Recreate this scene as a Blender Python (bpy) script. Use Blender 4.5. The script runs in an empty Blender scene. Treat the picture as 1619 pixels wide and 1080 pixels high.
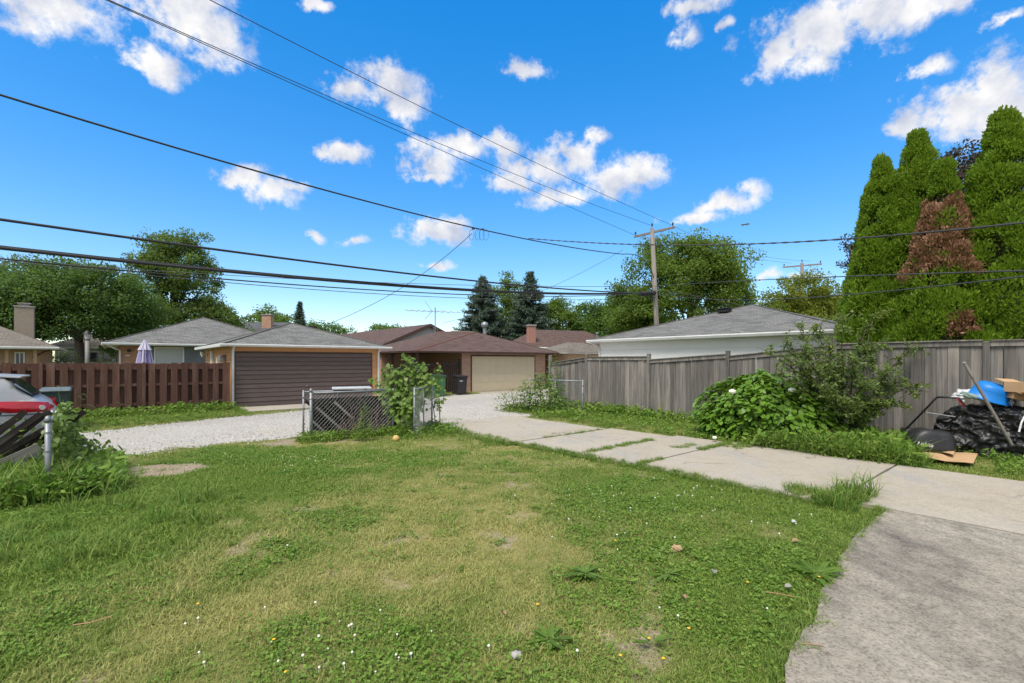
import bpy, bmesh, math, random
import numpy as np
from mathutils import Vector, Matrix, Euler

R = math.radians
rng = np.random.default_rng(11)
random.seed(11)
sc = bpy.context.scene
COL = sc.collection

# ------------------------------------------------------------------ camera
EYE = 1.8            # eye height, metres
FL, PCX, PHY = 750.0, 809.5, 571.0      # focal length / principal column / horizon row of the survey
cd = bpy.data.cameras.new('camera'); cam = bpy.data.objects.new('camera', cd); COL.objects.link(cam)
cam.location = (0, 0, EYE); cam.rotation_euler = (R(90), 0, 0)
cd.sensor_width = 36; cd.lens = FL / 1619 * 36; cd.shift_y = 31 / 1619
cd.clip_start = 0.05; cd.clip_end = 6000
sc.camera = cam

# ------------------------------------------------------------------ light
SUN_EL, SUN_AZ = 58, 205      # degrees; azimuth measured clockwise from +Y
sd = bpy.data.lights.new('sun', 'SUN'); sun = bpy.data.objects.new('sun', sd); COL.objects.link(sun)
sd.energy = 2.2; sd.angle = R(24); sd.color = (1.0, 0.94, 0.83)
to_sun = Vector((math.sin(R(SUN_AZ)) * math.cos(R(SUN_EL)), math.cos(R(SUN_AZ)) * math.cos(R(SUN_EL)), math.sin(R(SUN_EL))))
sun.rotation_euler = to_sun.to_track_quat('Z', 'Y').to_euler()
sun.location = (0, 0, 60)
sc.view_settings.view_transform = 'Standard'; sc.view_settings.look = 'None'
sc.view_settings.exposure = 1.08; sc.view_settings.gamma = 1.0
sc.view_settings.use_curve_mapping = False
sc.render.engine = 'CYCLES'
sc.cycles.max_bounces = 6; sc.cycles.diffuse_bounces = 3; sc.cycles.transmission_bounces = 4
sc.cycles.transparent_max_bounces = 8; sc.cycles.caustics_reflective = False; sc.cycles.caustics_refractive = False

# ------------------------------------------------------------------ world: clear sky with cumulus
wd = bpy.data.worlds.new('World'); sc.world = wd; wd.use_nodes = True
NT = wd.node_tree; NT.nodes.clear()
def wn(t, **k):
    n = NT.nodes.new(t)
    for a, b in k.items(): setattr(n, a, b)
    return n
def wl(a, b): NT.links.new(a, b)
def wmath(op, a, b=None, c=None, clamp=False):
    n = wn('ShaderNodeMath', operation=op, use_clamp=clamp)
    for i, x in enumerate((a, b, c)):
        if x is None: continue
        if isinstance(x, (int, float)): n.inputs[i].default_value = x
        else: wl(x, n.inputs[i])
    return n.outputs[0]
def wvec(op, a, b=None, c=None):
    n = wn('ShaderNodeVectorMath', operation=op)
    for i, x in enumerate((a, b, c)):
        if x is None: continue
        if isinstance(x, tuple): n.inputs[i].default_value = x
        else: wl(x, n.inputs[i])
    return n.outputs['Value'] if op == 'LENGTH' else n.outputs['Vector']
def build_world():
    sky = wn('ShaderNodeTexSky', sky_type='NISHITA', sun_disc=False)
    sky.sun_elevation = R(SUN_EL); sky.sun_rotation = R(SUN_AZ)
    sky.altitude = 200; sky.air_density = 1.0; sky.dust_density = 0.25; sky.ozone_density = 2.2
    hs = wn('ShaderNodeHueSaturation'); hs.inputs['Saturation'].default_value = 1.95; hs.inputs['Hue'].default_value = 0.508
    hs.inputs['Value'].default_value = 1.36
    gm = wn('ShaderNodeGamma'); gm.inputs[1].default_value = .60; wl(sky.outputs[0], gm.inputs[0]); wl(gm.outputs[0], hs.inputs['Color'])
    tc = wn('ShaderNodeTexCoord'); D = tc.outputs['Generated']
    sx = wn('ShaderNodeSeparateXYZ'); wl(D, sx.inputs[0])
    az = wmath('ARCTAN2', sx.outputs[0], sx.outputs[1]); el = wmath('ARCSINE', sx.outputs[2])
    cb = wn('ShaderNodeCombineXYZ'); wl(az, cb.inputs[0]); wl(el, cb.inputs[1]); P = cb.outputs[0]
    def noise(vec, scale, detail=5, rough=.58):
        n = wn('ShaderNodeTexNoise'); n.inputs['Scale'].default_value = scale
        n.inputs['Detail'].default_value = detail; n.inputs['Roughness'].default_value = rough
        wl(vec, n.inputs['Vector']); return n
    w1 = noise(D, 11.0, 6, .62); warp = wvec('MULTIPLY_ADD', w1.outputs['Color'], (.085, .055, 0), (-.0425, -.0275, 0))
    P2 = wvec('ADD', P, warp)
    ell = [(40,0,170,42),(270,5,120,55),(310,45,85,40),(245,95,45,22),
           (615,135,58,34),(640,165,40,26),(555,138,40,14),(548,243,46,16),
           (385,280,44,18),(430,300,52,22),(465,292,30,10),
           (690,255,54,28),(735,240,40,20),(795,228,34,18),(690,282,30,10),
           (850,262,60,24),(905,248,36,24),(935,224,24,15),(815,290,45,16),(960,285,72,28),(1015,275,50,22),(885,312,60,16),
           (835,108,42,14),(1150,325,46,16),(1188,305,32,20),(1105,348,48,10),
           (690,366,58,20),(715,352,32,14),(555,380,26,10),(495,372,16,10),
           (1295,52,120,46),(1390,18,165,52),(1235,85,50,18),(1480,-10,120,40),
           (1085,50,24,17),(1100,8,55,14),(1145,35,12,9),
           (1585,130,90,50),(1520,172,95,46),(1600,195,100,70),(1470,108,38,16),(1430,205,40,22),(1590,25,40,10),
           (690,420,24,7),(1215,436,26,9),(1270,438,40,8),(500,3,26,6)]
    dist = None
    for (x, y, rx, ry) in ell:
        r = math.hypot((x-PCX)/FL, 1); a = math.atan((x-PCX)/FL); e = math.atan(((PHY-y)/FL)/r)
        sxr = rx/FL*math.cos(a)**2; syr = ry/FL*math.cos(e)*math.cos(a)*1.05
        sxr = max(sxr, .012); syr = max(syr, .008)
        d = wvec('LENGTH', wvec('MULTIPLY_ADD', P2, (1/sxr, 1/syr, 0), (-a/sxr, -e/syr, 0)))
        dist = d if dist is None else wmath('SMOOTH_MIN', dist, d, .18)
    # cumulus added over the unseen sky, coverage raised to whiten the ambient light
    g = noise(wvec('MULTIPLY', D, (1, 1, 1.6)), 2.3, 6, .55)
    gen = wmath('MULTIPLY_ADD', g.outputs['Fac'], -7.0, 3.9)
    azm = wmath('ABSOLUTE', az)
    out = wmath('MAXIMUM', wmath('SUBTRACT', .98, azm), wmath('SUBTRACT', .80, el))   # >0 : inside the part shown
    inside = wmath('MINIMUM', wmath('SUBTRACT', .98, azm), wmath('SUBTRACT', .80, el))
    gen2 = wmath('ADD', gen, wmath('MULTIPLY', wmath('MAXIMUM', inside, 0.0), 30.0))
    dist = wmath('MINIMUM', dist, wmath('MAXIMUM', gen2, 0.0))
    f1 = noise(D, 22, 9, .66); f2 = noise(wvec('ADD', D, (.010, .0, .022)), 16, 4, .6)
    dens = wmath('ADD', wmath('SUBTRACT', 1.02, dist), wmath('MULTIPLY_ADD', f1.outputs['Fac'], 3.0, -1.5))
    mr = wn('ShaderNodeMapRange', interpolation_type='SMOOTHSTEP'); wl(dens, mr.inputs[0])
    mr.inputs[1].default_value = -.22; mr.inputs[2].default_value = .72
    alpha = wmath('MULTIPLY', mr.outputs[0], .97)
    # soft self-shading of the clouds: puffs are brighter towards the sun, greyer in their thick lower middle
    f3 = noise(D, 10, 6, .6); f4 = noise(wvec('ADD', D, (.018, .0, .045)), 10, 5, .6)
    rel = wmath('MULTIPLY_ADD', wmath('SUBTRACT', f3.outputs['Fac'], f4.outputs['Fac']), 3.2, .64, clamp=True)
    cr = wn('ShaderNodeMix', data_type='RGBA'); wl(rel, cr.inputs['Factor'])
    cr.inputs['A'].default_value = (.56, .60, .72, 1); cr.inputs['B'].default_value = (1.0, .98, .955, 1)
    b1 = wn('ShaderNodeBackground'); wl(hs.outputs[0], b1.inputs[0]); b1.inputs[1].default_value = 0.15
    b2 = wn('ShaderNodeBackground'); wl(cr.outputs['Result'], b2.inputs[0]); b2.inputs[1].default_value = 0.50
    mx = wn('ShaderNodeMixShader'); wl(alpha, mx.inputs[0]); wl(b1.outputs[0], mx.inputs[1]); wl(b2.outputs[0], mx.inputs[2])
    o = wn('ShaderNodeOutputWorld'); wl(mx.outputs[0], o.inputs[0])
build_world()

# ------------------------------------------------------------------ frames: the lots lie on a grid turned 40 degrees (u along the alley, v across it)
CA, SA = math.cos(R(40)), math.sin(R(40))
def uv(u, v, z=0.0): return Vector((CA*u - SA*v, SA*u + CA*v, z))
def to_uv(x, y): return (CA*x + SA*y, -SA*x + CA*y)
def gp(px, py):
    Y = FL*EYE/(py-PHY); return Vector(((px-PCX)/FL*Y, Y, 0))
def at(px, py, Y): return Vector(((px-PCX)/FL*Y, Y, EYE + (PHY-py)/FL*Y))

# ------------------------------------------------------------------ object helpers
def link(o, parent=None):
    COL.objects.link(o)
    if parent is not None: o.parent = parent
    return o
def tag(o, label=None, cat=None, group=None, kind=None):
    if label: o['label'] = label
    if cat: o['category'] = cat
    if group: o['group'] = group
    if kind: o['kind'] = kind
    return o
def thing(name, label, cat, loc=(0,0,0), rz=0.0, group=None):
    o = bpy.data.objects.new(name, None); o.empty_display_size = .2
    link(o); o.location = loc; o.rotation_euler = (0, 0, rz)
    return tag(o, label, cat, group)
def copy_tree(o, parent=None):
    c = o.copy(); COL.objects.link(c); c.parent = parent
    for ch in list(o.children): copy_tree(ch, c)
    return c

class MB:
    def __init__(s): s.v = []; s.f = []
    def add(s, vs, fs):
        n = len(s.v); s.v += [tuple(p) for p in vs]; s.f += [tuple(i+n for i in f) for f in fs]; return s
    def box(s, c, d, rot=None, taper=None):
        x, y, z = d[0]/2, d[1]/2, d[2]/2; t = taper or (1, 1)
        ps = [(-x,-y,-z),(x,-y,-z),(x,y,-z),(-x,y,-z),(-x*t[0],-y*t[1],z),(x*t[0],-y*t[1],z),(x*t[0],y*t[1],z),(-x*t[0],y*t[1],z)]
        m = rot if rot is not None else Matrix.Identity(3)
        ps = [m @ Vector(p) + Vector(c) for p in ps]
        return s.add(ps, [(3,2,1,0),(4,5,6,7),(0,1,5,4),(1,2,6,5),(2,3,7,6),(3,0,4,7)])
    def b2(s, x0, x1, y0, y1, z0, z1): return s.box(((x0+x1)/2,(y0+y1)/2,(z0+z1)/2), (x1-x0, y1-y0, z1-z0))
    def tube(s, pts, r, n=6, cap=True):
        pts = [Vector(p) for p in pts]; k = len(pts); rs = r if isinstance(r, (list, tuple)) else [r]*k
        t0 = (pts[1]-pts[0]).normalized(); a = t0.orthogonal().normalized(); base = len(s.v); vs = []
        for i, p in enumerate(pts):
            t = (pts[min(i+1,k-1)]-pts[max(i-1,0)])
            t = t.normalized() if t.length > 1e-9 else t0
            a = (a - t*a.dot(t)); a = a.normalized() if a.length > 1e-6 else t.orthogonal().normalized()
            b = t.cross(a)
            for j in range(n):
                q = 2*math.pi*j/n; vs.append(p + (a*math.cos(q)+b*math.sin(q))*rs[i])
        fs = []
        for i in range(k-1):
            for j in range(n):
                fs.append((i*n+j, i*n+(j+1)%n, (i+1)*n+(j+1)%n, (i+1)*n+j))
        if cap: fs.append(tuple(range(n-1,-1,-1))); fs.append(tuple((k-1)*n+j for j in range(n)))
        return s.add(vs, fs)
    def lathe(s, prof, n=16, c=(0,0,0), sx=1, sy=1):
        vs = []; k = len(prof)
        for (r, z) in prof:
            for j in range(n):
                q = 2*math.pi*j/n; vs.append((c[0]+r*sx*math.cos(q), c[1]+r*sy*math.sin(q), c[2]+z))
        fs = []
        for i in range(k-1):
            for j in range(n): fs.append((i*n+j, i*n+(j+1)%n, (i+1)*n+(j+1)%n, (i+1)*n+j))
        if prof[0][0] > 1e-4: fs.append(tuple(range(n-1,-1,-1)))
        if prof[-1][0] > 1e-4: fs.append(tuple((k-1)*n+j for j in range(n)))
        return s.add(vs, fs)
    def prism(s, poly, z0, z1):
        n = len(poly)
        vs = [(p[0],p[1],z0) for p in poly] + [(p[0],p[1],z1) for p in poly]
        fs = [tuple(range(n-1,-1,-1)), tuple(range(n,2*n))] + [(i,(i+1)%n,n+(i+1)%n,n+i) for i in range(n)]
        return s.add(vs, fs)
    def grid(s, nx, ny, fn):
        vs = [fn(i/(nx-1), j/(ny-1)) for j in range(ny) for i in range(nx)]
        fs = [(j*nx+i, j*nx+i+1, (j+1)*nx+i+1, (j+1)*nx+i) for j in range(ny-1) for i in range(nx-1)]
        return s.add(vs, fs)

def mesh_of(name, mb, auto_uv=False, smooth=False):
    me = bpy.data.meshes.new(name); me.from_pydata(mb.v, [], mb.f); me.update()
    if auto_uv:
        ul = me.uv_layers.new(name='UVMap')
        for p in me.polygons:
            n = p.normal
            if abs(n.z) > .999: t = Vector((1,0,0)); b = Vector((0,1,0))
            else: t = Vector((-n.y, n.x, 0)).normalized(); b = n.cross(t)
            for li in p.loop_indices:
                co = me.vertices[me.loops[li].vertex_index].co
                ul.data[li].uv = (co.dot(t), co.dot(b))
    if smooth:
        for p in me.polygons: p.use_smooth = True
    return me
def mk(name, mb, mat, parent=None, auto_uv=False, smooth=False, bevel=0, loc=None, rot=None, fixn=False, solid=0):
    me = mb if isinstance(mb, bpy.types.Mesh) else mesh_of(name, mb, auto_uv, smooth)
    if fixn:
        bm = bmesh.new(); bm.from_mesh(me); bmesh.ops.recalc_face_normals(bm, faces=bm.faces); bm.to_mesh(me); bm.free()
    if mat is not None and not me.materials: me.materials.append(mat)
    o = bpy.data.objects.new(name, me); link(o, parent)
    if loc is not None: o.location = loc
    if rot is not None: o.rotation_euler = rot
    if solid:
        m = o.modifiers.new('solid', 'SOLIDIFY'); m.thickness = solid; m.offset = 0
    if bevel:
        m = o.modifiers.new('bevel', 'BEVEL'); m.width = bevel; m.segments = 2; m.limit_method = 'ANGLE'
        for p in me.polygons: p.use_smooth = False
    return o
def one(name, mb, mat, label, cat, group=None, **k):
    return tag(mk(name, mb, mat, **k), label, cat, group)

# ------------------------------------------------------------------ materials
def new_mat(name):
    m = bpy.data.materials.new(name); m.use_nodes = True; nt = m.node_tree
    return m, nt, nt.nodes['Principled BSDF']
def N(nt, t, **k):
    n = nt.nodes.new(t)
    for a, b in k.items():
        if a.startswith('_'): n.inputs[a[1:].replace('_', ' ')].default_value = b
        else: setattr(n, a, b)
    return n
def mixc(nt, fac, a, b, blend='MIX'):
    n = nt.nodes.new('ShaderNodeMix'); n.data_type = 'RGBA'; n.blend_type = blend
    for k, x in (('Factor', fac), ('A', a), ('B', b)):
        if isinstance(x, (int, float)): n.inputs[k].default_value = x
        elif isinstance(x, tuple): n.inputs[k].default_value = (*x[:3], 1)
        else: nt.links.new(x, n.inputs[k])
    return n.outputs['Result']
def ramp(nt, src, stops, interp='LINEAR'):
    n = nt.nodes.new('ShaderNodeValToRGB'); n.color_ramp.interpolation = interp
    cr = n.color_ramp
    while len(cr.elements) < len(stops): cr.elements.new(.5)
    for e, (p, c) in zip(cr.elements, stops):
        e.position = p; e.color = (c, c, c, 1) if isinstance(c, (int, float)) else (*c, 1)
    nt.links.new(src, n.inputs[0]); return n.outputs[0]
def noise(nt, vec, scale, detail=4, rough=.55, w=None, out='Fac'):
    n = nt.nodes.new('ShaderNodeTexNoise'); n.inputs['Scale'].default_value = scale
    n.inputs['Detail'].default_value = detail; n.inputs['Roughness'].default_value = rough
    if w is not None: n.noise_dimensions = '4D'; nt.links.new(w, n.inputs['W'])
    nt.links.new(vec, n.inputs['Vector']); return n.outputs[out]
def coords(nt, stretch=(1,1,1), which='Object'):
    tc = nt.nodes.new('ShaderNodeTexCoord'); mp = nt.nodes.new('ShaderNodeMapping')
    mp.inputs['Scale'].default_value = stretch; nt.links.new(tc.outputs[which], mp.inputs[0]); return mp.outputs[0]
def bump(nt, bs, h, strength, dist=.01):
    b = nt.nodes.new('ShaderNodeBump'); b.inputs['Strength'].default_value = strength; b.inputs['Distance'].default_value = dist
    nt.links.new(h, b.inputs['Height']); nt.links.new(b.outputs[0], bs.inputs['Normal'])
def objrand(nt, mul):
    oi = nt.nodes.new('ShaderNodeObjectInfo'); m = nt.nodes.new('ShaderNodeMath'); m.operation = 'MULTIPLY'
    nt.links.new(oi.outputs['Random'], m.inputs[0]); m.inputs[1].default_value = mul; return m.outputs[0]
def plain(name, c1, c2=None, scale=4, rough=.6, bmp=0, bscale=40, stretch=(1,1,1), metal=0, spec=.4, vary=0, c3=None, s3=1.3, which='Object', lo=.35, hi=.7):
    m, nt, bs = new_mat(name); v = coords(nt, stretch, which); w = objrand(nt, 60)
    c2 = c2 or tuple(x*.82 for x in c1)
    f = ramp(nt, noise(nt, v, scale, 5, .6, w), [(lo, 0.0), (hi, 1.0)])
    col = mixc(nt, f, c1, c2)
    if c3: col = mixc(nt, ramp(nt, noise(nt, v, s3, 4, .6, w), [(.52, 0.0), (.68, 1.0)]), col, c3)
    if vary:
        hs = N(nt, 'ShaderNodeHueSaturation'); nt.links.new(col, hs.inputs['Color'])
        mr = N(nt, 'ShaderNodeMapRange'); mr.inputs[3].default_value = 1-vary; mr.inputs[4].default_value = 1+vary
        nt.links.new(objrand(nt, 1), mr.inputs[0]); nt.links.new(mr.outputs[0], hs.inputs['Value']); col = hs.outputs[0]
    nt.links.new(col, bs.inputs['Base Color']); bs.inputs['Roughness'].default_value = rough
    bs.inputs['Metallic'].default_value = metal; bs.inputs['Specular IOR Level'].default_value = spec
    if bmp: bump(nt, bs, noise(nt, v, bscale, 4, .6, w), bmp, .006)
    return m
def wood(name, c1, c2, c3=None, vary=.15, scale=1.0, rough=.85, moss=None):
    """weathered boards: grain runs along local z"""
    m, nt, bs = new_mat(name); w = objrand(nt, 60)
    g = noise(nt, coords(nt, (38*scale, 38*scale, 1.6*scale)), 1.0, 6, .65, w)
    b = noise(nt, coords(nt, (5, 5, 1.3)), 1.0, 4, .6, w)
    col = mixc(nt, ramp(nt, g, [(.34, 0.0), (.66, 1.0)]), c1, c2)
    if c3: col = mixc(nt, ramp(nt, b, [(.5, 0.0), (.68, .85)]), col, c3)
    if moss: col = mixc(nt, ramp(nt, noise(nt, coords(nt, (2.5, 2.5, .9)), 1.6, 4, .6, w), [(.58, 0.0), (.74, .8)]), col, moss)
    hs = N(nt, 'ShaderNodeHueSaturation'); nt.links.new(col, hs.inputs['Color'])
    mr = N(nt, 'ShaderNodeMapRange'); mr.inputs[3].default_value = 1-vary; mr.inputs[4].default_value = 1+vary
    nt.links.new(objrand(nt, 1), mr.inputs[0]); nt.links.new(mr.outputs[0], hs.inputs['Value'])
    nt.links.new(hs.outputs[0], bs.inputs['Base Color']); bs.inputs['Roughness'].default_value = rough
    bs.inputs['Specular IOR Level'].default_value = .2
    bump(nt, bs, g, .5, .004); return m
def courses(name, cols, mortar, bw, bh, msize=.012, rough=.9, bmp=.5, offset=.5, vary=.5, grit=90, dist=.012):
    """bricks or shingles on the UV laid out in metres"""
    m, nt, bs = new_mat(name); v = coords(nt, (1,1,1), 'UV')
    br = N(nt, 'ShaderNodeTexBrick'); br.offset = offset; nt.links.new(v, br.inputs['Vector'])
    br.inputs['Color1'].default_value = (*cols[0], 1); br.inputs['Color2'].default_value = (*cols[1], 1)
    br.inputs['Mortar'].default_value = (*mortar, 1); br.inputs['Scale'].default_value = 1.0
    br.inputs['Mortar Size'].default_value = msize; br.inputs['Brick Width'].default_value = bw; br.inputs['Row Height'].default_value = bh
    br.inputs['Mortar Smooth'].default_value = .2
    n1 = noise(nt, v, 1.1, 5, .6); n2 = noise(nt, v, grit, 3, .6)
    col = mixc(nt, ramp(nt, n1, [(.3, 0.0), (.75, 1.0)]), br.outputs['Color'], cols[2]) if len(cols) > 2 else br.outputs['Color']
    mm = N(nt, 'ShaderNodeMix', data_type='RGBA', blend_type='MULTIPLY'); mm.inputs['Factor'].default_value = vary
    nt.links.new(col, mm.inputs['A']); nt.links.new(ramp(nt, n2, [(.3, .55), (.7, 1.15)]), mm.inputs['B'])
    nt.links.new(mm.outputs['Result'], bs.inputs['Base Color']); bs.inputs['Roughness'].default_value = rough
    bs.inputs['Specular IOR Level'].default_value = .2
    mt = N(nt, 'ShaderNodeMath', operation='MULTIPLY_ADD'); nt.links.new(br.outputs['Fac'], mt.inputs[0]); mt.inputs[1].default_value = -1.0
    nt.links.new(n2, mt.inputs[2]); bump(nt, bs, mt.outputs[0], bmp, dist); return m
def leafmat(name, c1, c2, c3=None, trans=.5, rough=.5, attr='tint', spec=.3, nscale=.8):
    m, nt, bs = new_mat(name)
    a = N(nt, 'ShaderNodeAttribute', attribute_name=attr)
    col = mixc(nt, a.outputs['Fac'], c1, c2)
    if c3:
        col = mixc(nt, ramp(nt, noise(nt, coords(nt), nscale, 3, .6), [(.45, 0.0), (.7, .8)]), col, c3)
    nt.links.new(col, bs.inputs['Base Color']); bs.inputs['Roughness'].default_value = rough
    bs.inputs['Specular IOR Level'].default_value = spec
    tr = N(nt, 'ShaderNodeBsdfTranslucent'); nt.links.new(mixc(nt, .35, col, (.35, .5, .05)), tr.inputs[0])
    mx = N(nt, 'ShaderNodeMixShader'); mx.inputs[0].default_value = trans
    nt.links.new(bs.outputs[0], mx.inputs[1]); nt.links.new(tr.outputs[0], mx.inputs[2])
    nt.links.new(mx.outputs[0], nt.nodes['Material Output'].inputs[0]); return m

M = {}
M['galv'] = plain('galvanised_steel', (.30,.315,.33), (.20,.215,.23), 9, .55, .15, 60, metal=.6)
M['wire'] = plain('galvanised_wire', (.34,.355,.36), (.22,.23,.24), 9, .5, 0, metal=.4)
M['grey_wood'] = wood('weathered_grey_wood', (.225,.212,.195), (.088,.080,.072), (.275,.24,.205), .30)
M['brown_wood'] = wood('brown_stained_wood', (.135,.070,.052), (.075,.037,.028), (.155,.098,.076), .22, moss=(.10,.075,.015))
M['dark_slat'] = wood('dark_old_slat_wood', (.035,.028,.024), (.016,.013,.012), (.09,.08,.07), .3)
M['pole_wood'] = wood('utility_pole_wood', (.26,.24,.215), (.135,.118,.10), (.30,.25,.205), .08)
M['bark'] = wood('tree_bark', (.13,.105,.085), (.05,.04,.033), None, .12)
M['orange'] = plain('orange_tan_paint', (.56,.285,.125), (.50,.25,.105), 3, .7, .1, 30)
M['brown_door'] = plain('dark_brown_door_paint', (.125,.094,.086), (.095,.070,.064), 2.5, .55, .12, 60, (1,1,6), vary=.1)
M['white'] = plain('white_paint', (.74,.75,.74), (.64,.65,.63), 2, .55)
M['gutter'] = plain('white_aluminium_gutter', (.70,.71,.70), (.58,.59,.57), 2.5, .45)
M['whitewall'] = plain('white_wall_paint', (.78,.78,.75), (.71,.71,.68), 1.2, .65, .05, 20)
M['cream'] = plain('cream_door_paint', (.62,.53,.36), (.56,.475,.32), 1.5, .55)
M['brownfascia'] = plain('brown_fascia_paint', (.085,.048,.036), (.06,.034,.027), 3, .6)
M['graypanel'] = plain('grey_wall_panel', (.16,.18,.19), None, 2, .7)
M['lightsiding'] = plain('light_grey_siding', (.44,.45,.42), (.38,.39,.36), 2, .7)
M['tan'] = plain('tan_wall', (.42,.28,.17), (.35,.23,.14), 2, .8)
M['glass'] = plain('window_glass', (.05,.06,.065), (.03,.035,.04), 1, .08, spec=.7)
M['blindglass'] = plain('window_with_pale_blind', (.44,.47,.47), (.38,.41,.41), 1, .25, spec=.6)
M['iron'] = plain('black_iron', (.02,.02,.02), None, 5, .5)
M['blackplastic'] = plain('black_plastic', (.018,.018,.02), (.028,.028,.03), 6, .45)
M['greenplastic'] = plain('green_plastic', (.045,.14,.055), (.035,.11,.045), 4, .5)
M['darkgreenplastic'] = plain('dark_green_plastic', (.022,.045,.038), (.016,.034,.03), 4, .5)
M['lidgrey'] = plain('sun_faded_lid_plastic', (.13,.16,.16), (.09,.115,.115), 4, .5)
M['tarp'] = plain('black_plastic_sheet', (.012,.012,.013), (.026,.027,.028), 3, .42, .9, 7, spec=.45)
M['blue'] = plain('blue_plastic', (.008,.20,.62), (.01,.16,.52), 5, .4)
M['cushion'] = plain('grey_green_fabric', (.22,.30,.26), (.17,.23,.20), 6, .9, .2, 80)
M['card'] = plain('cardboard', (.50,.33,.18), (.43,.275,.145), 5, .85, .08, 50)
M['card2'] = plain('torn_brown_cardboard', (.38,.23,.115), (.28,.165,.085), 5, .85, .1, 30)
M['bagwhite'] = plain('white_plastic_bag', (.55,.56,.56), (.38,.39,.40), 6, .4, .3, 15)
M['red'] = plain('red_paint', (.50,.02,.04), None, 4, .4)
M['cable'] = plain('black_cable', (.016,.016,.017), (.03,.03,.03), 3, .55)
M['greycable'] = plain('weathered_grey_cable', (.07,.07,.075), (.045,.045,.048), 3, .55)
M['carpaint'] = plain('silver_grey_car_paint', (.36,.365,.37), (.33,.335,.34), 3, .32, metal=.3, spec=.6)
M['redlens'] = plain('red_lamp_lens', (.52,.012,.03), (.40,.008,.02), 12, .12, spec=.7)
M['clearlens'] = plain('clear_lamp_lens', (.6,.6,.58), None, 5, .1)
M['rubber'] = plain('black_rubber', (.02,.02,.02), None, 8, .8)
M['purple'] = plain('faded_purple_canvas', (.21,.18,.36), (.30,.27,.45), 5, .85, .15, 30)
M['palecanvas'] = plain('pale_bleached_canvas', (.52,.50,.60), (.42,.40,.52), 6, .85)
M['lampgrey'] = plain('grey_lamp_metal', (.23,.22,.20), None, 4, .6)
M['yellow'] = plain('faded_yellow_rubber', (.58,.42,.14), (.42,.29,.09), 7, .75)
M['pipe'] = plain('white_plastic_pipe', (.7,.7,.7), None, 4, .4)
M['stick'] = wood('grey_stick_wood', (.30,.28,.25), (.17,.155,.14), None, .1)
M['stone'] = plain('pale_stone', (.36,.34,.33), (.22,.2,.19), 12, .9, .4, 25)
M['deadleaf'] = plain('dry_brown_leaf', (.22,.13,.08), (.30,.20,.13), 14, .9, vary=.35)
M['flower_white'] = plain('white_bloom', (.74,.73,.64), (.62,.64,.48), 20, .8)
M['flower_yellow'] = plain('yellow_bloom', (.75,.44,.02), None, 20, .7)
M['antenna'] = plain('dull_aluminium', (.26,.27,.28), None, 4, .5, metal=.5)
M['teal'] = plain('teal_plastic', (.015,.14,.15), None, 4, .4)
M['roof_grey'] = courses('grey_shingles', [(.245,.245,.235),(.095,.098,.098),(.18,.18,.172)], (.05,.05,.05), .36, .15, .012, vary=.85, grit=13)
M['roof_grey2'] = courses('dark_grey_shingles', [(.10,.105,.115),(.075,.08,.088),(.12,.125,.13)], (.05,.05,.055), .30, .14, .009)
M['roof_brown'] = courses('brown_shingles', [(.165,.108,.092),(.075,.048,.042),(.125,.085,.074)], (.04,.024,.02), .36, .15, .012, vary=.85, grit=13)
M['roof_tan'] = courses('tan_grey_shingles', [(.23,.20,.165),(.13,.115,.1),(.19,.17,.145)], (.07,.06,.05), .36, .15, .012, vary=.85, grit=13)
M['ridge_red'] = plain('reddish_ridge_shingles', (.20,.085,.06), (.15,.065,.05), 6, .9)
M['brick_tan'] = courses('tan_pink_bricks', [(.52,.33,.23),(.40,.17,.11),(.46,.31,.22)], (.46,.38,.30), .24, .085, .010)
M['brick_orange'] = courses('orange_bricks', [(.52,.27,.16),(.38,.16,.085),(.47,.27,.17)], (.42,.33,.26), .21, .075, .010)
M['brick_pink'] = courses('pink_red_bricks', [(.42,.20,.15),(.34,.15,.115),(.40,.23,.175)], (.35,.22,.18), .21, .075, .010)
M['brick_pale'] = courses('pale_chimney_bricks', [(.36,.29,.22),(.30,.24,.18),(.33,.28,.22)], (.27,.235,.195), .21, .075, .012)
# foliage
M['lf_maple'] = leafmat('maple_leaves', (.050,.115,.020), (.115,.205,.034), (.075,.15,.024))
M['lf_maple2'] = leafmat('light_green_leaves', (.085,.155,.022), (.175,.255,.044), (.11,.18,.028))
M['lf_dark'] = leafmat('dark_green_leaves', (.042,.100,.030), (.105,.190,.050), (.062,.13,.036))
M['lf_olive'] = leafmat('olive_green_leaves', (.072,.128,.028), (.155,.220,.052), (.095,.155,.034))
M['lf_grey'] = leafmat('grey_green_leaves', (.07,.09,.085), (.12,.145,.13))
M['lf_yellow'] = leafmat('yellow_green_leaves', (.13,.17,.020), (.28,.28,.035), (.10,.16,.024))
M['lf_spruce'] = leafmat('blue_green_needles', (.050,.085,.068), (.115,.160,.138), None, .25)
M['lf_arbor'] = leafmat('arborvitae_sprays', (.110,.205,.014), (.235,.360,.028), (.140,.245,.018), .5, nscale=1.4)
M['lf_brown'] = leafmat('dead_brown_sprays', (.20,.095,.052), (.34,.18,.11), None, .15)
M['lf_purple'] = leafmat('purple_leaves', (.025,.014,.018), (.06,.032,.035), None, .2)
M['lf_hyd'] = leafmat('bright_green_broad_leaves', (.085,.185,.018), (.165,.300,.036), (.115,.225,.022), .3, .42)
M['lf_sap'] = leafmat('sapling_leaves', (.095,.175,.026), (.19,.29,.06), (.14,.22,.036), .35, .42)
M['lf_shrub'] = leafmat('shrub_leaves', (.070,.125,.026), (.150,.215,.048), (.18,.215,.04), .35, .45)
M['lf_vine'] = leafmat('vine_leaves', (.070,.135,.024), (.165,.245,.050), (.105,.175,.034), .3, .45)
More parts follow.
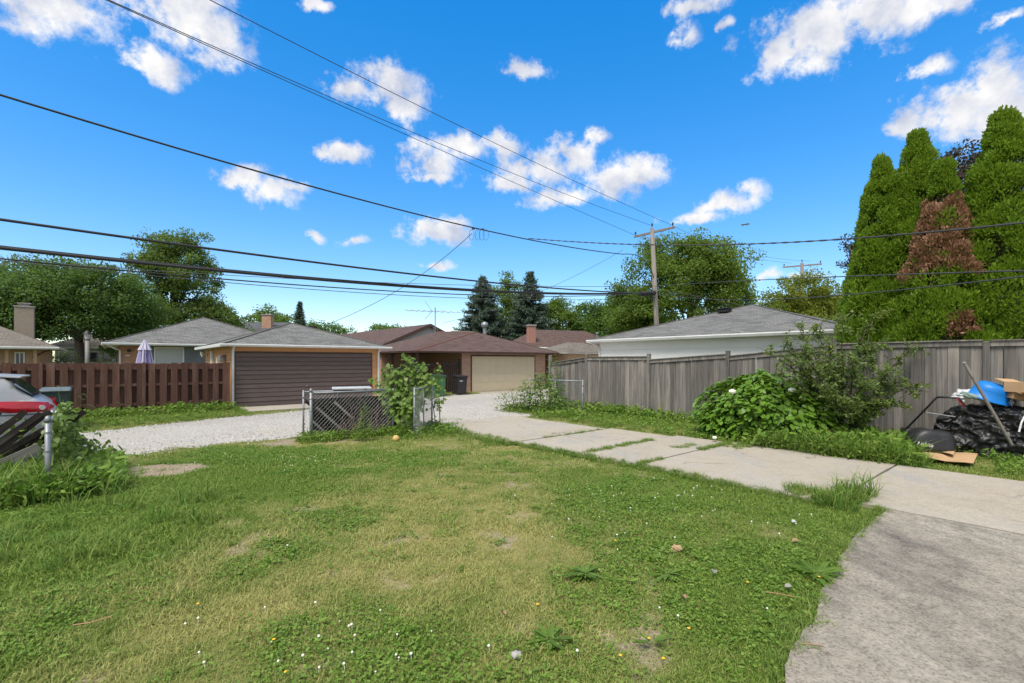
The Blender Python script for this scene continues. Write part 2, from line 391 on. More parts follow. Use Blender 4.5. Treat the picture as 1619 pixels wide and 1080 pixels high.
M['lf_weed'] = leafmat('weed_leaves', (.085,.165,.025), (.16,.26,.045), None, .4, .5)
M['lf_hedge'] = leafmat('clipped_hedge_leaves', (.02,.05,.012), (.05,.085,.022), None, .2)
M['lf_lime'] = leafmat('lime_leaves', (.20,.26,.02), (.32,.36,.03), None, .3)
M['twig'] = plain('dry_twigs', (.17,.125,.095), (.10,.075,.06), 20, .9)
M['greenstem'] = plain('green_stem', (.08,.14,.03), None, 20, .6)
# ------------------------------------------------------------------ foliage helpers
RHOMB = [(0,0),(.45,.5),(1,0),(.45,-.5)]
HEART = [(0,0),(.12,.34),(.42,.42),(.75,.24),(1,0),(.75,-.24),(.42,-.42),(.12,-.34)]
OVATE = [(0,0),(.3,.34),(.65,.3),(1,0),(.65,-.3),(.3,-.34)]
LOBED = [(0,0),(.02,.28),(.25,.52),(.33,.25),(.62,.42),(.62,.16),(1,0),(.62,-.16),(.62,-.42),(.33,-.25),(.25,-.52),(.02,-.28)]
SPRAY = [(0,0),(.25,.35),(.5,.28),(.72,.34),(1,0),(.7,-.3),(.5,-.3),(.25,-.34)]
def unit(a): return a / (np.linalg.norm(a, axis=1, keepdims=True) + 1e-9)
def poly_mesh(name, V, k, tint, mat):
    n = len(V)//k
    me = bpy.data.meshes.new(name)
    me.vertices.add(len(V)); me.vertices.foreach_set('co', V.astype(np.float32).ravel())
    me.loops.add(n*k); me.loops.foreach_set('vertex_index', np.arange(n*k, dtype=np.int32))
    me.polygons.add(n); me.polygons.foreach_set('loop_start', np.arange(0, n*k, k, dtype=np.int32))
    me.update(calc_edges=True)
    a = me.attributes.new('tint', 'FLOAT', 'FACE'); a.data.foreach_set('value', tint.astype(np.float32))
    me.materials.append(mat); return me
def leaf_cards(P, A, Nn, L, W, shape=RHOMB, fold=.25, droop=0.0):
    """P base points, A axis directions, Nn face normals, L lengths, W widths"""
    A = unit(A); B = unit(np.cross(Nn, A)); C = np.cross(A, B)
    k = len(shape); V = np.empty((len(P), k, 3))
    for i, (s, t) in enumerate(shape):
        V[:, i] = P + A*(L*s)[:,None] + B*(W*t)[:,None] - C*(W*abs(t)*fold + L*s*s*droop)[:,None]
    return V.reshape(-1, 3), k
def rand_dirs(n): return unit(rng.normal(size=(n, 3)))
def crown_mesh(name, C, S, per, leaf, mat, shape=RHOMB, up=.5, wid=.75, out_from=None, droop=0.0, flat=.7):
    """clusters C (n,3) of radius S (n,), per leaves each"""
    n = len(C); idx = np.repeat(np.arange(n), per); m = len(idx)
    d = rand_dirs(m)*(rng.random(m)**.45)[:,None]; d[:,2] *= flat
    P = C[idx] + d*S[idx][:,None]
    Nn = rand_dirs(m) + np.array([0,0,up]) + d*.8
    A = rand_dirs(m); A[:,2] -= .15
    A = A - Nn*(np.sum(A*Nn,1)/np.maximum(np.sum(Nn*Nn,1),1e-6))[:,None]
    L = leaf*(.65+.7*rng.random(m)); W = L*wid
    V, k = leaf_cards(P, A, Nn, L, W, shape, .25, droop)
    t = np.clip(.5 + .32*rng.normal(size=m)*.7 + .25*(rng.random(n)[idx]-.5), 0, 1)
    return poly_mesh(name, V, k, t, mat)
def limb(mb, a, b, r0, r1, bend=.12, n=5, sides=6):
    a, b = Vector(a), Vector(b); L = (b-a).length
    off = Vector((random.uniform(-1,1), random.uniform(-1,1), random.uniform(.1,.8)))*bend*L
    pts = [a.lerp(b, i/n) + off*math.sin(math.pi*i/n)*.6 for i in range(n+1)]
    mb.tube(pts, [r0 + (r1-r0)*i/n for i in range(n+1)], sides); return pts

def tree(name, label, pos, h, rx, ry, crown_lo, leafmat_, nclus=150, per=75, leaf=.26, cl=1.0, trunk_r=.22, lobes=None, seed=0,
         shape=RHOMB, nlimb=14, gap=.25, group=None, cat='tree', top_pow=1.0):
    """broadleaf tree: tapered trunk with limbs and a crown of leaf clusters kept near an uneven shell"""
    global rng
    keep = rng; rng = np.random.default_rng(seed+101); random.seed(seed+7)
    o = thing(name, label, cat, pos, 0, group)
    hc = (h+crown_lo)/2; hz = (h-crown_lo)/2
    lob = lobes if lobes is not None else [(0,0,0,1.0)]
    C = []; tries = 0
    ph = rng.random(6)*6.28
    while len(C) < nclus and tries < 20000:
        tries += 1
        lx, ly, lz, ls = lob[rng.integers(len(lob))]
        d = rng.normal(size=3); d /= np.linalg.norm(d)
        th = math.atan2(d[1], d[0])
        bumpy = 1 + .13*math.sin(3*th+ph[0]+2*d[2]) + .10*math.sin(5*th+ph[1]+4*d[2]) + .10*math.sin(7*d[2]+ph[2]+2*th)
        rr = (gap + (1-gap)*rng.random()**.5)*bumpy
        tz = d[2]*rr
        taper = 1.0 if tz > -.2 else 1.0 - .25*(abs(tz)-.2)
        C.append((lx*rx + d[0]*rr*rx*ls*taper, ly*ry + d[1]*rr*ry*ls*taper, hc + lz*hz + d[2]*rr*hz*ls))
    C = np.array(C); S = cl*(.55+.75*rng.random(len(C)))
    mk('crown', crown_mesh('crown', C, S, per, leaf, leafmat_, shape), None, o)
    mb = MB()
    top = Vector((random.uniform(-.3,.3), random.uniform(-.3,.3), crown_lo + (h-crown_lo)*.62))
    tp = [Vector((0,0,-.15)), Vector((0,0,.25)), Vector((.05,.03,crown_lo*.6)), Vector((.1,-.05,crown_lo)), top*0.5+Vector((0,0,crown_lo*.5)), top]
    mb.tube(tp, [trunk_r*1.35, trunk_r*1.05, trunk_r*.92, trunk_r*.85, trunk_r*.55, trunk_r*.2], 10)
    sel = rng.permutation(len(C))[:nlimb]
    for i in sel:
        t = random.uniform(.25, .95); a = tp[3].lerp(top, max(0, t-.25))
        limb(mb, a, C[i], trunk_r*.38*(1.1-t*.5), trunk_r*.06, .1, 5, 5)
    mk('trunk', mb, M['bark'], o, smooth=True)
    rng = keep; return o

def arborvitae(label, pos, h, r, seed, brown=None, n=15000, lean=(0,0), skirt=.25, tp=.90):
    global rng
    keep = rng; rng = np.random.default_rng(seed+501)
    o = thing('arborvitae_tree', label, 'tree', pos, 0, 'tall evergreens behind the grey fence')
    # puffs: overlapping lobes over a tapering column
    def prof(t):      # radius at height fraction t
        return r*np.clip(np.where(t < .18, .86+.8*t, 1.0)*np.power(np.clip(1-t, 0, 1), tp)*(1.15) + .03, 0, None)
    npf = int(520*(h/7.5))
    t = rng.random(npf)**1.15; th = rng.random(npf)*2*np.pi
    rad = prof(t)*(.74+.30*rng.random(npf))
    C = np.stack([rad*np.cos(th)+lean[0]*t, rad*np.sin(th)+lean[1]*t, skirt + t*(h-skirt)*.985], 1)
    S = (.13+.22*rng.random(npf))*np.clip(1.25-.75*t, .35, 1)*(r/1.25)**.5
    per = n//npf; idx = np.repeat(np.arange(npf), per); m = len(idx)
    d = rand_dirs(m); outw = np.stack([np.cos(th), np.sin(th), np.full(npf, .35)], 1)[idx]
    d = unit(d + outw*.75); P = C[idx] + d*(S[idx]*(.75+.35*rng.random(m)))[:,None]*np.array([1,1,1.35])
    A = d*.75 + np.array([0,0,.95]) + rng.normal(size=(m,3))*.35
    Nn = rand_dirs(m) + d*.3
    Nn = Nn - unit(A)*np.sum(unit(A)*Nn,1)[:,None]
    L = (.05+.06*rng.random(m)); W = L*.45
    V, k = leaf_cards(P, A, Nn, L, W, RHOMB, .15)
    tint = np.clip(.45+.3*rng.normal(size=m)*.6+.3*(rng.random(npf)[idx]-.5) + .25*d[:,2], 0, 1)  # upper side of each puff coloured lighter, like tops lit from above
    isb = np.zeros(m, bool)
    if brown:
        for (b0, b1, a0, a1) in brown:
            hf = P[:,2]/h; ang = np.degrees(np.arctan2(P[:,1]-lean[1]*hf, P[:,0]-lean[0]*hf))
            da = (ang - (a0+a1)/2 + 180) % 360 - 180
            nz = .02*np.sin(P[:,0]*9+P[:,1]*7)+.02*rng.random(npf)[idx]
            isb |= (hf+nz > b0) & (hf+nz < b1) & (np.abs(da) < (a1-a0)/2) & (rng.random(npf)[idx] > .10)
    Vr = V.reshape(-1, k, 3)
    mk('crown', poly_mesh('crown', Vr[~isb].reshape(-1,3), k, tint[~isb], M['lf_arbor']), None, o)
    if isb.any():
        q = mk('dead_sprays', poly_mesh('dead_sprays', Vr[isb].reshape(-1,3), k, tint[isb], M['lf_brown']), None, o)
        q['label'] = 'dead rust-brown patch of sprays'
    # woody interior: trunk with a fan of branches
    mb = MB(); mb.tube([(0,0,-.1),(0,0,.5),(lean[0]*.5,lean[1]*.5,h*.5),(lean[0],lean[1],h*.95)], [.15,.12,.08,.02], 8)
    for i in range(60):
        tt = rng.random()*.9; a = rng.random()*6.28; rr = float(prof(np.array(tt)))*.8; z = skirt + tt*(h-skirt)
        mb.tube([(lean[0]*tt,lean[1]*tt,z*.9),(rr*.6*math.cos(a)+lean[0]*tt,rr*.6*math.sin(a)+lean[1]*tt,z*.97),(rr*math.cos(a)+lean[0]*tt,rr*math.sin(a)+lean[1]*tt,z+.1)],[.03,.02,.008],4)
    mk('trunk', mb, M['bark'], o, smooth=True)
    # solid dark hull added to block light, standing in for the shaded interior
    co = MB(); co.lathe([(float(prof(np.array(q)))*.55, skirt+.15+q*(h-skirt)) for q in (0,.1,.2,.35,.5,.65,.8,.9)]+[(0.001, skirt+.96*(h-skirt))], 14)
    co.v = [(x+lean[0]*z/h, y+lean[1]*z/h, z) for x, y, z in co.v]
    mk('light_block_core', co, M['core'], o, smooth=True)
    rng = keep; return o
M['core'] = plain('dark_core_fill', (.03,.048,.008), (.03,.03,.01), 9, .95, .8, 14)

def spruce(label, pos, h, r, seed, n=16000):
    global rng
    keep = rng; rng = np.random.default_rng(seed+901)
    o = thing('spruce_tree', label, 'tree', pos, 0, 'conifers beyond the garages')
    mb = MB(); mb.tube([(0,0,-.2),(0,0,h*.5),(0,0,h)], [.28,.16,.02], 8)
    Ps, As = [], []
    z = h*.1
    while z < h*.985:
        f = 1 - z/h; k = int(6+6*f)
        Lb = r*(f**.85)*1.0 + .12
        for j in range(k):
            a = rng.random()*6.28; L = Lb*(.7+.45*rng.random()); zz = z + rng.normal()*.1
            p0 = np.array([0,0,zz]); dr = np.array([math.cos(a), math.sin(a), 0])
            q = np.linspace(.12, 1, max(5, int(L*7)))
            pts = p0 + dr*(q*L)[:,None] + np.array([0,0,1])*(-.30*L*q + .24*L*q**2.4)[:,None]
            mb.tube([pts[0], pts[len(pts)//2], pts[-1]], [.035*f+.01, .02*f+.008, .005], 4)
            for p in pts:
                c = max(4, int(11*f+4))
                Ps.append(np.repeat(p[None], c, 0) + rng.normal(size=(c,3))*np.array([.10,.10,.05])*(.5+f))
                As.append(dr*.7 + rng.normal(size=(c,3))*.55 + np.array([0,0,-.35]))
        z += .16 + .20*f
    P = np.concatenate(Ps); A = np.concatenate(As); m = len(P)
    L = (.20+.16*rng.random(m))*(.7+.5*(h/12)); W = L*.36
    Nn = rand_dirs(m)*.7 + np.array([0,0,1.0])
    V, k = leaf_cards(P, A, Nn, L, W, RHOMB, .2)
    mk('crown', poly_mesh('crown', V, k, rng.random(m), M['lf_spruce']), None, o)
    mk('trunk', mb, M['bark'], o, smooth=True)
    rng = keep; return o

def shrub(name, label, pos, rx, ry, h, leafm, n=2600, leaf=.10, shape=OVATE, stems=14, wid=.8, seed=0, cat='shrub', shell=.55, group=None, up=.7, droop=.1, lo=.05, stemm=None, rz=0.0):
    """rounded shrub: stems from the base and leaves near an uneven dome"""
    global rng
    keep = rng; rng = np.random.default_rng(seed+301); random.seed(seed)
    o = thing(name, label, cat, pos, rz, group)
    th = rng.random(n)*2*np.pi; ct = rng.random(n)
    z = lo + (1-lo)*ct; rad = np.sqrt(np.clip(1-(np.clip(z-.25,0,1)/.75)**2.2, 0, 1))*np.where(z<.25, .82+.72*z, 1.0)
    bumpy = 1+.10*np.sin(3*th+seed)+.09*np.sin(5*th+7*z+seed*2)+.07*np.sin(9*z+2*th)
    q = shell + (1-shell)*rng.random(n)**.6
    hh = h*(1+.10*np.sin(2.3*th+seed)+.06*np.sin(4.1*th))
    P = np.stack([rx*rad*q*bumpy*np.cos(th), ry*rad*q*bumpy*np.sin(th), hh*z*(.75+.25*q)], 1)
    outw = np.stack([np.cos(th)*rad, np.sin(th)*rad, .25+z], 1)
    Nn = unit(outw)*.75 + np.array([0,0,up]) + rng.normal(size=(n,3))*.38
    A = outw*np.array([1,1,.1]) + np.array([0,0,-.35]) + rng.normal(size=(n,3))*.5
    A = A - unit(Nn)*np.sum(unit(Nn)*A,1)[:,None]
    L = leaf*(.6+.75*rng.random(n))
    V, k = leaf_cards(P, A, Nn, L, L*wid, shape, .22, droop)
    mk('foliage', poly_mesh('foliage', V, k, np.clip(rng.random(n)*.8+.2*z, 0, 1), leafm), None, o)
    mb = MB()
    for i in range(stems):
        j = rng.integers(n); limb(mb, (random.uniform(-.2,.2)*rx, random.uniform(-.2,.2)*ry, -.05), P[j]*.97, .014, .004, .08, 4, 5)
    mk('stems', mb, stemm or M['twig'], o)
    rng = keep; return o

# ------------------------------------------------------------------ scatter of small ground cover (one object, points with instanced tufts)
def scatter(name, label, cat, P, idx, scl, attrs, protos, mat_kind='stuff', rotz=None, tilt=.12):
    n = len(P); me = bpy.data.meshes.new(name)
    me.vertices.add(n); me.vertices.foreach_set('co', P.astype(np.float32).ravel())
    def at_(nm, ty, vals):
        a = me.attributes.new(nm, ty, 'POINT')
        a.data.foreach_set('vector' if ty == 'FLOAT_VECTOR' else 'value', np.ascontiguousarray(vals).ravel())
    rot = np.stack([rng.normal(size=n)*tilt, rng.normal(size=n)*tilt, rng.random(n)*6.283 if rotz is None else rotz], 1).astype(np.float32)
    at_('rot', 'FLOAT_VECTOR', rot); at_('scl', 'FLOAT', scl.astype(np.float32)); at_('idx', 'INT', idx.astype(np.int32))
    for k, v in attrs.items(): at_(k, 'FLOAT', v.astype(np.float32))
    me.update()
    o = bpy.data.objects.new(name, me); link(o); tag(o, label, cat, None, mat_kind)
    pc = bpy.data.collections.new(name + '_tufts')
    for i, p in enumerate(protos):
        q = bpy.data.objects.new('tuft_%02d' % i, p); pc.objects.link(q)
    g = bpy.data.node_groups.new(name, 'GeometryNodeTree')
    g.interface.new_socket('Geometry', in_out='INPUT', socket_type='NodeSocketGeometry')
    g.interface.new_socket('Geometry', in_out='OUTPUT', socket_type='NodeSocketGeometry')
    nd = g.nodes.new; gi, go = nd('NodeGroupInput'), nd('NodeGroupOutput')
    ip = nd('GeometryNodeInstanceOnPoints'); ci = nd('GeometryNodeCollectionInfo')
    ci.inputs['Collection'].default_value = pc; ci.inputs['Separate Children'].default_value = True; ci.inputs['Reset Children'].default_value = True
    def na(nm, ty):
        a = nd('GeometryNodeInputNamedAttribute'); a.data_type = ty; a.inputs['Name'].default_value = nm
        return [s for s in a.outputs if s.enabled and s.name == 'Attribute'][0]
    L = g.links.new
    L(gi.outputs[0], ip.inputs['Points']); L(ci.outputs[0], ip.inputs['Instance']); ip.inputs['Pick Instance'].default_value = True
    L(na('idx', 'INT'), ip.inputs['Instance Index']); L(na('scl', 'FLOAT'), ip.inputs['Scale'])
    e2r = nd('FunctionNodeEulerToRotation'); L(na('rot', 'FLOAT_VECTOR'), e2r.inputs[0]); L(e2r.outputs[0], ip.inputs['Rotation'])
    L(ip.outputs[0], go.inputs[0])
    md = o.modifiers.new('scatter', 'NODES'); md.node_group = g
    return o
def grass_proto(nm, nb, rad, hmin, hmax, w, mat, splay=.5, flop=.3):
    V = []; F = []; T = []
    for i in range(nb):
        a = rng.random()*6.28; r = rad*math.sqrt(rng.random()); b = np.array([r*math.cos(a), r*math.sin(a), -.008])
        h = hmin + (hmax-hmin)*rng.random()**1.3; a2 = rng.random()*6.28; lean = splay*rng.random()
        d = np.array([math.cos(a2)*lean, math.sin(a2)*lean, 1.0]); d /= np.linalg.norm(d)
        s = np.array([-math.sin(a2+rng.normal()*.5), math.cos(a2), 0])*w*(.7+.6*rng.random())
        mid = b + d*h*.55; tip = mid + (d + np.array([math.cos(a2), math.sin(a2), -.4])*flop*rng.random()*2)*h*.45
        n = len(V); V += [b-s*.5, b+s*.5, mid+s*.42, mid-s*.42, tip]; F += [(n,n+1,n+2,n+3),(n+3,n+2,n+4)]; q = rng.random(); T += [q,q]
    me = bpy.data.meshes.new(nm); me.from_pydata([tuple(v) for v in V], [], F); me.update()
    at_ = me.attributes.new('tint', 'FLOAT', 'FACE'); at_.data.foreach_set('value', np.array(T, np.float32))
    me.materials.append(mat); return me
def leafclump_proto(nm, nl, rad, h, leaf, mat, shape=OVATE, wid=.7, flat=1.2):
    n = nl; th = rng.random(n)*6.28; r = rad*np.sqrt(rng.random(n))
    P = np.stack([r*np.cos(th), r*np.sin(th), h*rng.random(n)], 1)
    Nn = rng.normal(size=(n,3))*.45 + np.array([0,0,flat]); A = np.stack([np.cos(th), np.sin(th), np.full(n,.1)],1)+rng.normal(size=(n,3))*.4
    A = A - unit(Nn)*np.sum(unit(Nn)*A,1)[:,None]
    L = leaf*(.6+.7*rng.random(n)); V, k = leaf_cards(P, A, Nn, L, L*wid, shape, .2, .15)
    return poly_mesh(nm, V, k, rng.random(n), mat)
# ------------------------------------------------------------------ ground
_tab = np.random.default_rng(5).random((256, 256))
def vnoise(x, y):
    xi = np.floor(x).astype(int); yi = np.floor(y).astype(int); fx = x-xi; fy = y-yi
    fx = fx*fx*(3-2*fx); fy = fy*fy*(3-2*fy); g = lambda a, b: _tab[a % 256, b % 256]
    return (g(xi,yi)*(1-fx)+g(xi+1,yi)*fx)*(1-fy) + (g(xi,yi+1)*(1-fx)+g(xi+1,yi+1)*fx)*fy
def fbm(x, y, o=4):
    s = 0; a = .5; t = 0
    for i in range(o): s = s + a*vnoise(x+17.3*i, y-9.1*i); t += a; a *= .55; x = x*2.03; y = y*2.03
    return s/t
def sstep(a, b, x): q = np.clip((x-a)/(b-a), 0, 1); return q*q*(3-2*q)
def gauss(x, y, cx, cy, rx, ry): return np.exp(-((x-cx)/rx)**2-((y-cy)/ry)**2)

def alley_lo(u): return 11.75 + .35*(fbm(u*.9+3, u*0+1)-.5)*2 + .25*np.sin(u*.5) - 1.0*np.exp(-((u-8.6)/2.0)**2)*0
def alley_hi(u): return np.clip(16.1 + .36*(u+.4), 14.8, 20.2) + .3*(fbm(u*1.1+30, u*0+8)-.5)
SLABS = [(6.85,10.25,-7.0,1.98),(6.85,10.3,2.0,4.82),(6.8,10.2,4.84,6.1),(6.75,10.05,6.12,7.9),(6.6,9.85,7.92,11.75)]
def path_left(u): return 1.50 - .03*np.clip(7.1-u, 0, 8) - .018*np.clip(7.1-u, 0, 8)**2 + .055*(fbm(u*2.2+5, u*0+2, 4)-.5)*2 + .03*(fbm(u*14+1, u*0+7, 3)-.5)
def lawn_maps(x, y):
    """dryness, bare soil and clover over the lawn, from world position"""
    n = fbm(x*.55+4, y*.55+9, 4); n2 = fbm(x*1.7+40, y*1.7+3, 4); n3 = fbm(x*4.5, y*4.5+60, 3)
    dry = .42*n + .46*n2 + .36*n3 - .48
    dry += .34*gauss(x, y, -1.3, 5.6, 2.0, 1.9) + .18*gauss(x, y, -2.4, 8.6, 1.7, 1.2) + .14*gauss(x, y, .6, 4.0, 1.0, .7)
    dry += .22*gauss(x, y, -1.9, 3.4, .8, .5) + .35*gauss(x, y, -4.6, 10.3, 1.3, .6) + .14*gauss(x, y, -.4, 10.3, 1.5, .8)
    dry -= .34*gauss(x, y, -4.3, 7.2, 2.2, 1.7) + .28*gauss(x, y, -4.2, 4.4, 1.5, 1.3) + .22*gauss(x, y, 2.2, 6.4, 1.7, 1.3) + .25*gauss(x, y, 1.7, 3.5, .6, 1.2)
    dry = np.clip(dry*1.9 + .01, 0, 1)
    e = fbm(x*2.2+7, y*2.2+77, 4)-.5
    soil = sstep(.40, .62, gauss(x, y, -5.95, 7.9, .85, .52)+e*.75) + sstep(.4, .62, gauss(x, y, -5.1, 10.2, .45, .35)+e*.9) + .9*sstep(.4, .6, gauss(x, y, -4.4, 10.9, .9, .4)+e*.9)
    soil += .75*sstep(.635, .74, n3*.6+n2*.45)*sstep(.25, .6, dry)
    clover = sstep(.52, .68, fbm(x*.9+60, y*.9+5, 4) + .24*gauss(x, y, -.9, 2.9, 1.2, .5) + .22*gauss(x, y, 1.8, 5.8, 1.4, 1.1) + .18*gauss(x, y, -4.2, 8.9, 1.2, .8))
    return dry, np.clip(soil, 0, 1), clover
def lawn_mask(x, y):
    """1 where turf grows"""
    u, v = to_uv(x, y); m = np.ones_like(x)
    for (u0, u1, v0, v1) in SLABS: m *= ~((u > u0+.02) & (u < u1-.02) & (v > v0) & (v < v1+.03))
    m *= ~((u < 7.12) & (v < path_left(u)))
    m *= ~((v > alley_lo(u)-.1+.5*(fbm(u*2.5+1, v*2.5, 3)-.5)) & (v < alley_hi(u)+.1))
    m *= ~((v > 18.6) & (u > 3.2) & (u < 9.8)); m *= ~(v > 20.4)
    m *= ~((u > 13.25) & (v < 14)); m *= ~((v > 11.8) & (u > 5.5))
    return m

def grass_mat(name, g1, g2, straw, rough=.6, trans=.35):
    m, nt, bs = new_mat(name)
    t = N(nt, 'ShaderNodeAttribute', attribute_name='tint'); d = N(nt, 'ShaderNodeAttribute', attribute_name='dry', attribute_type='INSTANCER')
    col = mixc(nt, t.outputs['Fac'], g1, g2)
    ad = N(nt, 'ShaderNodeMath', operation='MULTIPLY_ADD', use_clamp=True); nt.links.new(t.outputs['Fac'], ad.inputs[0]); ad.inputs[1].default_value = .5
    sb = N(nt, 'ShaderNodeMath', operation='SUBTRACT'); nt.links.new(d.outputs['Fac'], sb.inputs[0]); sb.inputs[1].default_value = .25
    nt.links.new(sb.outputs[0], ad.inputs[2])
    col = mixc(nt, ad.outputs[0], col, straw)
    nt.links.new(col, bs.inputs['Base Color']); bs.inputs['Roughness'].default_value = rough; bs.inputs['Specular IOR Level'].default_value = .25
    tr = N(nt, 'ShaderNodeBsdfTranslucent'); nt.links.new(col, tr.inputs[0])
    mx = N(nt, 'ShaderNodeMixShader'); mx.inputs[0].default_value = trans
    nt.links.new(bs.outputs[0], mx.inputs[1]); nt.links.new(tr.outputs[0], mx.inputs[2]); nt.links.new(mx.outputs[0], nt.nodes['Material Output'].inputs[0])
    return m
M['grass'] = grass_mat('lawn_grass', (.108,.200,.024), (.210,.315,.048), (.45,.43,.16))
M['tallgrass'] = grass_mat('rank_grass', (.080,.175,.022), (.165,.290,.045), (.38,.38,.12))
M['clover'] = grass_mat('clover_leaf', (.100,.200,.023), (.190,.320,.045), (.25,.33,.07), .5)

def far_ground_mat():
    m, nt, bs = new_mat('far_ground'); v = coords(nt)
    c = mixc(nt, ramp(nt, noise(nt, v, .25, 5, .6), [(.35, 0.0), (.65, 1.0)]), (.055,.09,.025), (.12,.13,.05))
    nt.links.new(c, bs.inputs['Base Color']); bs.inputs['Roughness'].default_value = .95; bump(nt, bs, noise(nt, v, 8, 5), .5, .05); return m
g = MB(); S_ = 3000
g.add([(-S_,-S_,-.06),(S_,-S_,-.06),(S_,S_,-.06),(-S_,S_,-.06)], [(0,1,2,3)])
tag(mk('ground', g, far_ground_mat()), 'flat green ground reaching out to the horizon', 'ground', None, 'structure')

def lawn_mat():
    m, nt, bs = new_mat('lawn_thatch'); v = coords(nt)
    d = N(nt, 'ShaderNodeAttribute', attribute_name='dry'); s = N(nt, 'ShaderNodeAttribute', attribute_name='soil')
    n1 = noise(nt, v, 26, 5, .65); n2 = noise(nt, v, 90, 3, .6)
    gr = mixc(nt, n1, (.055,.10,.018), (.11,.165,.034)); st = mixc(nt, n2, (.30,.26,.10), (.19,.17,.065))
    so = mixc(nt, n1, (.34,.27,.19), (.17,.135,.09))
    so = mixc(nt, ramp(nt, noise(nt, v, 60, 3, .6), [(.56, 0.0), (.64, 1.0)]), so, (.48,.45,.40))
    c = mixc(nt, s.outputs['Fac'], mixc(nt, d.outputs['Fac'], gr, st), so)
    nt.links.new(c, bs.inputs['Base Color']); bs.inputs['Roughness'].default_value = .95; bs.inputs['Specular IOR Level'].default_value = .1
    bump(nt, bs, n1, .8, .03); return m
def build_lawn():
    nu, nv = 260, 260; uu = np.linspace(-9, 16, nu); vv = np.linspace(-6, 21, nv)
    U, V = np.meshgrid(uu, vv); X = CA*U - SA*V; Y = SA*U + CA*V
    dry, soil, _ = lawn_maps(X, Y); Z = .05*(fbm(X*.7, Y*.7, 3)-.5) + .012*(fbm(X*5, Y*5, 2)-.5) - .004
    u_, v_ = U, V
    for (u0, u1, v0, v1) in SLABS: Z = np.where((u_ > u0-.12) & (u_ < u1+.12) & (v_ > v0-.12) & (v_ < v1+.12), np.minimum(Z, -.012), Z)
    Z = np.where((u_ < 7.2) & (v_ < path_left(u_)+.15), np.minimum(Z, -.012), Z)
    Z = np.where((v_ > 18.4) | (v_ > alley_lo(u_)-.2) & (v_ < alley_hi(u_)+.2), np.minimum(Z, -.012), Z)
    co = np.stack([X, Y, Z], -1).reshape(-1, 3)
    i = np.arange(nu*nv).reshape(nv, nu)
    F = np.stack([i[:-1,:-1], i[:-1,1:], i[1:,1:], i[1:,:-1]], -1).reshape(-1, 4)
    me = bpy.data.meshes.new('lawn'); me.from_pydata(co.tolist(), [], F.tolist()); me.update()
    for nm, a in (('dry', dry), ('soil', soil)):
        t = me.attributes.new(nm, 'FLOAT', 'POINT'); t.data.foreach_set('value', a.ravel().astype(np.float32))
    for p in me.polygons: p.use_smooth = True
    return tag(mk('lawn', me, lawn_mat()), 'mown lawn turf with dry patches and bare soil spots', 'lawn', None, 'structure')
build_lawn()
def lawn_z(x, y): return .05*(fbm(x*.7, y*.7, 3)-.5) + .012*(fbm(x*5, y*5, 2)-.5) - .004

# alley of pale crushed stone
def gravel_mat():
    m, nt, bs = new_mat('crushed_limestone'); v = coords(nt)
    vo = N(nt, 'ShaderNodeTexVoronoi'); vo.inputs['Scale'].default_value = 34; nt.links.new(v, vo.inputs['Vector'])
    sep = N(nt, 'ShaderNodeSeparateColor'); nt.links.new(vo.outputs['Color'], sep.inputs[0])
    c = mixc(nt, sep.outputs[0], (.31,.297,.27), (.52,.50,.465))
    c = mixc(nt, ramp(nt, noise(nt, v, .7, 5, .65), [(.42, 0.0), (.72, .6)]), c, (.40,.36,.30))
    c = mixc(nt, ramp(nt, noise(nt, v, 12, 4, .7), [(.60, 0.0), (.72, .6)]), c, (.22,.20,.18))
    nt.links.new(c, bs.inputs['Base Color']); bs.inputs['Roughness'].default_value = .95; bs.inputs['Specular IOR Level'].default_value = .15
    inv = N(nt, 'ShaderNodeMath', operation='MULTIPLY_ADD'); nt.links.new(vo.outputs['Distance'], inv.inputs[0]); inv.inputs[1].default_value = -1.2
    nt.links.new(noise(nt, v, 6, 4), inv.inputs[2]); bump(nt, bs, inv.outputs[0], .9, .02); return m
M['gravel'] = gravel_mat()
def build_alley():
    us = np.concatenate([np.linspace(-60, -9, 30), np.linspace(-8.9, 30, 330), np.linspace(31, 90, 30)]); nv = 26
    V = []; F = []
    for i, u in enumerate(us):
        ua = np.array(u); lo = float(alley_lo(ua)); hi = float(alley_hi(ua))
        if u > 8.2: hi = 20.2 + min(1.6, (u-8.2)*.7)
        for j in range(nv):
            t = j/(nv-1); v = lo-.25 + (hi-lo+.5)*t
            e = min(t, 1-t)*(hi-lo)
            z = -.05 + .075*min(1, e/.45) + .02*math.sin(math.pi*t) + .02*(float(fbm(np.array(u*1.5), np.array(v*1.5), 3))-.5)
            V.append(uv(u, v, z))
    for i in range(len(us)-1):
        for j in range(nv-1): F.append((i*nv+j, (i+1)*nv+j, (i+1)*nv+j+1, i*nv+j+1))
    mb = MB(); mb.add(V, F)
    return tag(mk('alley', mb, M['gravel'], smooth=True), 'pale gravel alley running past the garages', 'alley', None, 'structure')
build_alley()

